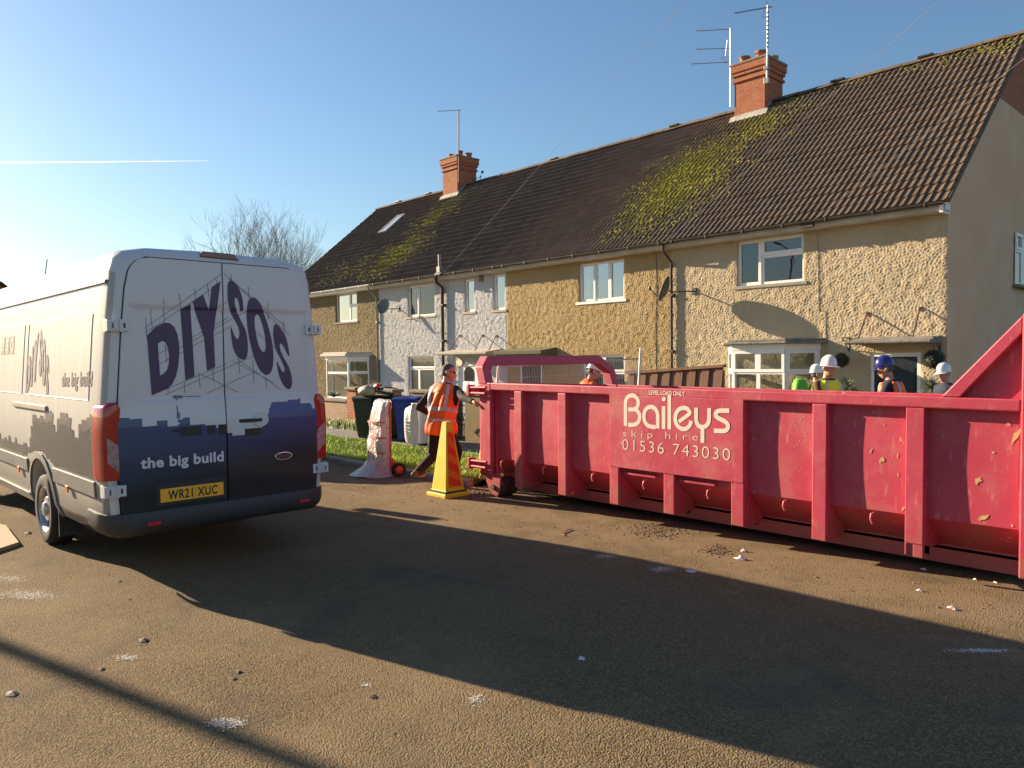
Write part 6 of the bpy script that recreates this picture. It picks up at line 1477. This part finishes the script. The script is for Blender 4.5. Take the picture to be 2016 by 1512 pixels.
c = on_y(1315, 571, 15.38); dish(c, (-.80,-.35,.35), .32, 'dark satellite dish seen edge-on beside the downpipe between the ochre and cream houses', M('dish_dark', (.07,.065,.06), .6), (c.x+.34, DW-.02, c.z-.02))
# telephone wires to the pole behind the camera
PT = Vector((8.1, .13, 6.84))
def wire(end, sag, label, r=.0026):
    end = Vector(end); pts = []
    for i in range(41): t = i/40; p = PT+(end-PT)*t; p.z -= sag*4*t*(1-t); pts.append(p)
    m = MB(); m.tube(pts, r, 6); return tag(m.build('telephone_wire', M('pale_wire', (.16,.15,.14), .6)), label, 'wire', 'telephone wires to the terrace')
wire((-20.1,15.66,4.58), .10, 'thin telephone wire running up from the eaves of the white house')
wire((-11.25,15.66,4.53), .04, 'thin telephone wire running up from the eaves between ochre and cream houses')
wire((-7.40,15.60,4.58), .06, 'thin telephone wire sloping across the near roof to the cream house eaves')
tp_ = thing('telegraph_pole', 'brown wooden telegraph pole carrying the telephone wires behind the camera', 'pole', (8.1,.13,0)); m = MB(); m.tube([(8.1,.13,0),(8.1,.13,7.2)], [.14,.10], 14); m.build('pole_shaft', mat_wood('pole_wood', (.12,.08,.05), (.2,.14,.09)), tp_, smooth=True); m = MB(); m.lathe([(.11,0),(.16,.02),(.16,.05),(.11,.07)], (8.1,.13,6.80), 16); m.build('wire_ring', DKMET, tp_)
# lamp post whose shadow falls across the near road
sx_ = on_z(250, 1370, 0); dd = Vector((SDIR.x, SDIR.y, 0)).normalized(); bl_ = sx_ + dd*13.5; lp = thing('lamp_post', 'grey steel lamp post out of frame at the left roadside', 'lamp post', bl_); m = MB(); m.tube([bl_, bl_+Vector((0,0,1.3))], .10, 14); m.tube([bl_+Vector((0,0,1.3)), bl_+Vector((0,0,6.5))], [.085,.06], 14); m.tube([bl_+Vector((0,0,6.5)), bl_+Vector((0,.3,6.8)), bl_+Vector((0,1.0,6.9))], .04, 10); m.build('column', GREYPIPE, lp, smooth=True); m = MB(); m.obox(bl_+Vector((0,1.25,6.9)), .22, .6, .12); m.build('lantern', GREYPIPE, lp, bevel=.03)

# ------------------------------------------------------------------ bare tree
def bare_tree(base, Ht, spread, label, seed):
    t = thing('bare_tree', label, 'tree', base); rr = random.Random(seed); tr, tw = MB(), MB(); base = Vector(base)
    def grow(p, d, L, r, depth):
        n = 3 if depth < 3 else 2; pts = [p]; rs = [r]; q = p
        for i in range(n):
            d = (d + Vector((rr.gauss(0,.10), rr.gauss(0,.10), rr.gauss(.05,.05)))).normalized(); q = q+d*L/n; pts.append(q); rs.append(r*(1-.38*(i+1)/n))
        (tr if depth < 2 else tw).tube(pts, rs, 7 if depth < 2 else 4, cap=False)
        if depth >= 6 or r < .004: return
        for i in range(3 if depth in (1,2) else 2):
            k = rr.choice((1,2,3)) if n == 3 else rr.choice((1,2)); s = pts[min(k, len(pts)-1)]; an = rr.uniform(.25,.62); az = rr.uniform(0,6.28); o = d.orthogonal().normalized(); o = Matrix.Rotation(az, 3, d) @ o
            nd = (d*math.cos(an)+o*math.sin(an)+Vector((0,0,.12))).normalized(); grow(s, nd, L*rr.uniform(.60,.82), max(.0045, rs[-1]*rr.uniform(.55,.75)), depth+1)
        grow(q, d, L*.75, rs[-1]*.85, depth+1)
    for i in range(7):
        a = i*.9+rr.uniform(-.2,.2); tilt = .12+.5*rr.random() if i else .05; d = Vector((math.cos(a)*math.sin(tilt), math.sin(a)*math.sin(tilt), math.cos(tilt)))
        grow(base+Vector((math.cos(a)*.2, math.sin(a)*.2, 0)), d, Ht*.30, .11*rr.uniform(.7,1.1), 0)
    tr.build('trunk', M('pale_bark', (.20,.15,.12), .9, var=.3, vs=3), t, smooth=True); tw.build('twigs', M('twig_bark', (.17,.125,.10), .9, var=.3, vs=2), t)
tb0 = at_depth(528, 44); tb0.z = -.3
bare_tree(tb0, 11.0, 5, 'bare leafless many-stemmed tree beyond the far end of the terrace', 21)
# ------------------------------------------------------------------ house at the end of the road
hx = at_depth(-52, 64); fh = thing('house', 'distant house with dark green-grey roof at the far left edge', 'house', (hx.x, hx.y, -.2)); m = MB()
Rm = Matrix.Rotation(rad(20), 3, 'Z')
def hl(x, y, z): return Vector((hx.x, hx.y, -.2)) + Rm @ Vector((x, y, z))
def hbox(mb, x0, x1, y0, y1, z0, z1): mb.add([hl(x0,y0,z0),hl(x1,y0,z0),hl(x1,y1,z0),hl(x0,y1,z0),hl(x0,y0,z1),hl(x1,y0,z1),hl(x1,y1,z1),hl(x0,y1,z1)], [(0,3,2,1),(4,5,6,7),(0,1,5,4),(1,2,6,5),(2,3,7,6),(3,0,4,7)])
hbox(m, -4, 4, -5, 5, 0, 5.0); m.add([hl(4,-5,5),hl(4,5,5),hl(4,0,8.6),hl(-4,-5,5),hl(-4,5,5),hl(-4,0,8.6)], [(0,1,2),(3,5,4)]); m.build('wall', RBRK, fh)
m = MB()
for s in (-1, 1): m.add([hl(-4.3,s*5.4,4.75),hl(4.3,s*5.4,4.75),hl(4.3,0,8.75),hl(-4.3,0,8.75),hl(-4.3,s*5.4,4.6),hl(4.3,s*5.4,4.6),hl(4.3,0,8.6),hl(-4.3,0,8.6)], [(0,3,2,1),(4,5,6,7),(0,1,5,4),(1,2,6,5),(2,3,7,6),(3,0,4,7)])
m.build('roof', M('green_grey_slate', (.05,.06,.055), .8, var=.2, vs=1), fh)
for y in (-2.6, 2.6):
    for z in (1.0, 3.4):
        m = MB(); hbox(m, 4.0, 4.06, y-.8, y+.8, z, z+1.2); wo_ = m.build('window', WHITE, fh); m = MB(); hbox(m, 4.061, 4.07, y-.7, y+.7, z+.1, z+1.1); m.build('pane', M('far_pane', (.05,.06,.07), .1), wo_)
# ------------------------------------------------------------------ unseen hatchback added behind the van to shade the kerb strip
cl_ = Vector((-14.55, 5.75, ground(5.75))); pk = thing('shade_car', 'dark grey hatchback added out of sight beyond the white van to shade the kerb', 'car', cl_); CP = M('grey_shade_car_paint', (.07,.075,.08), .3, .3, coat=.6, var=.03); n = 7
def csec(x, zt, w_, zb): 
    return [cl_+Vector((x, s*ww, z)) for s, ww, z in ((-1,w_*.96,zb),(-1,w_,zb+.25),(-1,w_*.99,min(.88,zt-.02)),(-1,w_*.80 if zt > 1.1 else w_*.9,zt-.06 if zt > 1.1 else zt),(-1,w_*.6,zt),(1,w_*.6,zt),(1,w_*.80 if zt > 1.1 else w_*.9,zt-.06 if zt > 1.1 else zt),(1,w_*.99,min(.88,zt-.02)),(1,w_,zb+.25),(1,w_*.96,zb))]
m = MB(); m.rings([csec(*a) for a in ((-2.0,.62,.70,.25),(-1.95,.72,.78,.2),(-1.1,.93,.86,.18),(-.9,1.0,.87,.18),(-.25,1.42,.88,.18),(.3,1.50,.88,.18),(1.1,1.46,.88,.18),(1.6,1.22,.87,.18),(1.85,.98,.85,.2),(1.98,.80,.80,.22),(2.02,.6,.74,.28))], True); m.build('body', CP, pk, smooth=True)  # body of the unseen shade car
m = MB()
for s in (-1, 1): m.add([cl_+Vector((x, s*w_, z)) for x, w_, z in ((-.75,.885,.95),(1.45,.885,.98),(1.1,.735,1.36),(-.25,.735,1.34))], [(0,1,2,3)])
m.build('side_window', MATS['dark_van_glass'], pk); m = MB(); m.add([cl_+Vector((x, y, z)) for x, y, z in ((1.885,-.62,1.0),(1.885,.62,1.0),(1.64,.55,1.24),(1.64,-.55,1.24))], [(0,1,2,3)]); m.build('shade_car_rear_window', MATS['dark_van_glass'], pk)
for x in (-1.3, 1.25):
    for s in (-1, 1):
        m = MB(); m.lathe([(0,.005),(.2,.012),(.29,.012),(.31,-.01),(.31,-.19),(0,-.19)], (cl_.x+x, cl_.y+s*.885, cl_.z+.31), 28, Matrix.Rotation(rad(90 if s < 0 else -90), 3, 'X')); m.build('wheel', MATS['tyre_rubber'], pk, smooth=True)
for s in (-1, 1): m = MB(); m.obox(cl_+Vector((1.96, s*.62, .86)), .14, .22, .18); m.build('tail_light', MATS['red_lens'], pk, bevel=.02)

# ------------------------------------------------------------------ things on the road
PAPER = M('litter_paper', (.62,.56,.54), .7, var=.1); 
def scrap(u, v, s, seed, label, mat=PAPER):
    p = on_g(u, v); rr = random.Random(seed); mb = MB(); n = 7; R = []
    for j in range(3):
        R.append([p+Vector((s*(1-.42*j)*math.cos(6.28*k/n)*rr.uniform(.5,1.2), s*.7*(1-.42*j)*math.sin(6.28*k/n)*rr.uniform(.5,1.2), .004+s*.28*j*rr.uniform(.4,1))) for k in range(n)])
    mb.rings(R, True); tag(mb.build('litter', mat), label, 'litter', 'litter on the road')
PINK = M('litter_pink', (.55,.40,.38), .6, var=.1)
for a in [(1458,1101,.075,1,'crumpled white paper scrap on the mud by the skip, the largest one'),(1466,1086,.05,2,'pale pink plastic scrap just behind the white paper by the skip',PINK),(1362,1126,.06,3,'greyish plastic scrap lying at the edge of the shadow',PINK),(1146,1298,.035,4,'tiny white scrap alone on the shaded asphalt'),(1876,1199,.05,5,'pinkish scrap at the shadow edge under the right of the skip',PINK),(1811,1164,.03,6,'small white flake on the sunlit mud at right'),(1920,1142,.025,7,'white flake in the shade under the skip'),(1960,1148,.025,8,'white flake under the far right of the skip'),(1818,1122,.03,9,'white chip beneath the dented rib of the skip')]: scrap(*a)
# clods of mud
mm = MB(); rr = random.Random(6)
def clod(x, y, s):
    z = ground(y); vs = [Vector((x+s*math.cos(6.28*k/6)*rr.uniform(.6,1.2), y+s*math.sin(6.28*k/6)*rr.uniform(.6,1.2), z-.002)) for k in range(6)] + [Vector((x+s*.5*math.cos(6.28*k/6)*rr.uniform(.5,1.2), y+s*.5*math.sin(6.28*k/6)*rr.uniform(.5,1.2), z+s*rr.uniform(.15,.45))) for k in range(6)]
    mm.add(vs, [(k, (k+1)%6, 6+(k+1)%6, 6+k) for k in range(6)] + [tuple(range(6,12))])
for _ in range(1100):
    c = on_g(rr.uniform(950, 2016), rr.uniform(1000, 1160)); y = 6.45-abs(rr.gauss(0,.55)); x = rr.uniform(-9.4,-1.2); clod(x, y, rr.uniform(.003,.012)*(1 if rr.random() < .9 else 2))
for _ in range(420): c = on_g(1300+rr.gauss(0,32), 1046+rr.gauss(0,7)); clod(c.x, c.y, rr.uniform(.005,.022))
for _ in range(180): c = on_g(940+rr.gauss(0,18), 970+rr.gauss(0,5)); clod(c.x, c.y, rr.uniform(.008,.030))
for _ in range(160): c = on_g(1410+rr.gauss(0,14), 1083+rr.gauss(0,5)); clod(c.x, c.y, rr.uniform(.008,.025))
for _ in range(500): clod(rr.uniform(-9,2), rr.uniform(1.2,6), rr.uniform(.003,.011))
stuff(mm.build('mud_clods', M('mud', (.15,.09,.05), .95, var=.4, vs=8, kind='World')), 'brown crumbs and clods of mud strewn along the foot of the skip', 'mud')
# chalky white scuffs
cm = MB()
for u, v, sx, sy, n in ((55,1172,60,10,900),(20,1140,30,8,300),(445,1425,34,10,500),(250,1296,26,6,160),(935,1378,18,10,120),(1195,1096,22,5,260),(1302,1121,28,7,380),(1932,1282,55,4,420),(720,1350,10,4,40)):
    for _ in range(n):
        p = on_g(u+rr.gauss(0,sx*.5), v+rr.gauss(0,sy*.5)); s = rr.uniform(.002,.0065); a = rr.uniform(0,6.28); cm.add([p+Vector((s*math.cos(a+k*2.09)*rr.uniform(.6,1.4), s*math.sin(a+k*2.09)*rr.uniform(.6,1.4), .004)) for k in range(3)], [(0,1,2)])
stuff(cm.build('plaster_dust', M('plaster_white', (.62,.60,.58), .9)), 'scuffs of white plaster dust scattered on the asphalt', 'plaster dust')
dm = MB()
for u, v, s in ((283,1262,.035),(25,1366,.03),(200,1318,.02),(470,1324,.02),(235,1145,.02),(20,1052,.05),(55,1050,.04),(460,1337,.015),(255,1180,.012),(735,1372,.02)):
    p = on_g(u, v); dm.add([p+Vector((s*math.cos(6.28*k/7)*rr.uniform(.6,1.2)*1.5, s*math.sin(6.28*k/7)*rr.uniform(.6,1.2), .004)) for k in range(7)] + [p+Vector((0,0,s*.5))], [(k, (k+1)%7, 7) for k in range(7)])
stuff(dm.build('dark_debris', M('dark_debris', (.02,.02,.022), .8)), 'dark specks of debris on the sunlit asphalt', 'debris')
tg = MB(); a = on_g(1126, 1043); tg.tube([a+Vector((0,0,.01)), a+Vector((.03,-.12,.015)), a+Vector((.10,-.25,.01)), a+Vector((.16,-.28,.02))], .006, 6); tag(tg.build('twig', M('twig_brown', (.16,.09,.05), .9), smooth=True), 'short brown twig on the muddy asphalt near the skip', 'twig')
# plank at the left edge
pts = [on_z(-40, 1030, .0), on_z(12, 1040, .0), on_z(38, 1074, .0), on_z(-40, 1100, .0)]
pm = MB(); pm.add([p+Vector((0,0,.0)) for p in pts]+[p+Vector((0,0,.035)) for p in pts], [(0,3,2,1),(4,5,6,7),(0,1,5,4),(1,2,6,5),(2,3,7,6),(3,0,4,7)]); tag(pm.build('board', mat_wood('pale_board', (.34,.25,.16), (.46,.36,.24)), bevel=.004), 'pale timber board lying on the ground at the left edge', 'board')
# vapour trail
vt = MB(); far = 4000; a, b, c = CC+ray(-150, 321)*far, CC+ray(200, 318.5)*far, CC+ray(412, 316.5)*far; vt.tube([a, b, c], [4.5, 3.2, .8], 8)
def mat_trail():
    t = NT('vapour'); t.b.inputs['Base Color'].default_value = (.95,.95,.97,1); t.b.inputs['Roughness'].default_value = 1; t.b.inputs['Specular IOR Level'].default_value = 0; t.b.inputs['Subsurface Weight'].default_value = 0
    tr = t.n('BsdfTransparent'); mx = t.n('MixShader'); v = t.coord('World'); nz = t.noise(v, .012, 4); t.l(t.rng(nz.outputs[0], .3, .7, .3, .75), mx.inputs[0]); t.l(tr.outputs[0], mx.inputs[1]); tl = t.n('BsdfTranslucent'); tl.inputs[0].default_value = (1,1,1,1); t.l(tl.outputs[0], mx.inputs[2]); t.l(mx.outputs[0], t.out.inputs[0]); return t.mat
stuff(vt.build('vapour_trail', mat_trail(), smooth='all'), 'thin white vapour trail across the pale sky at left', 'vapour trail')
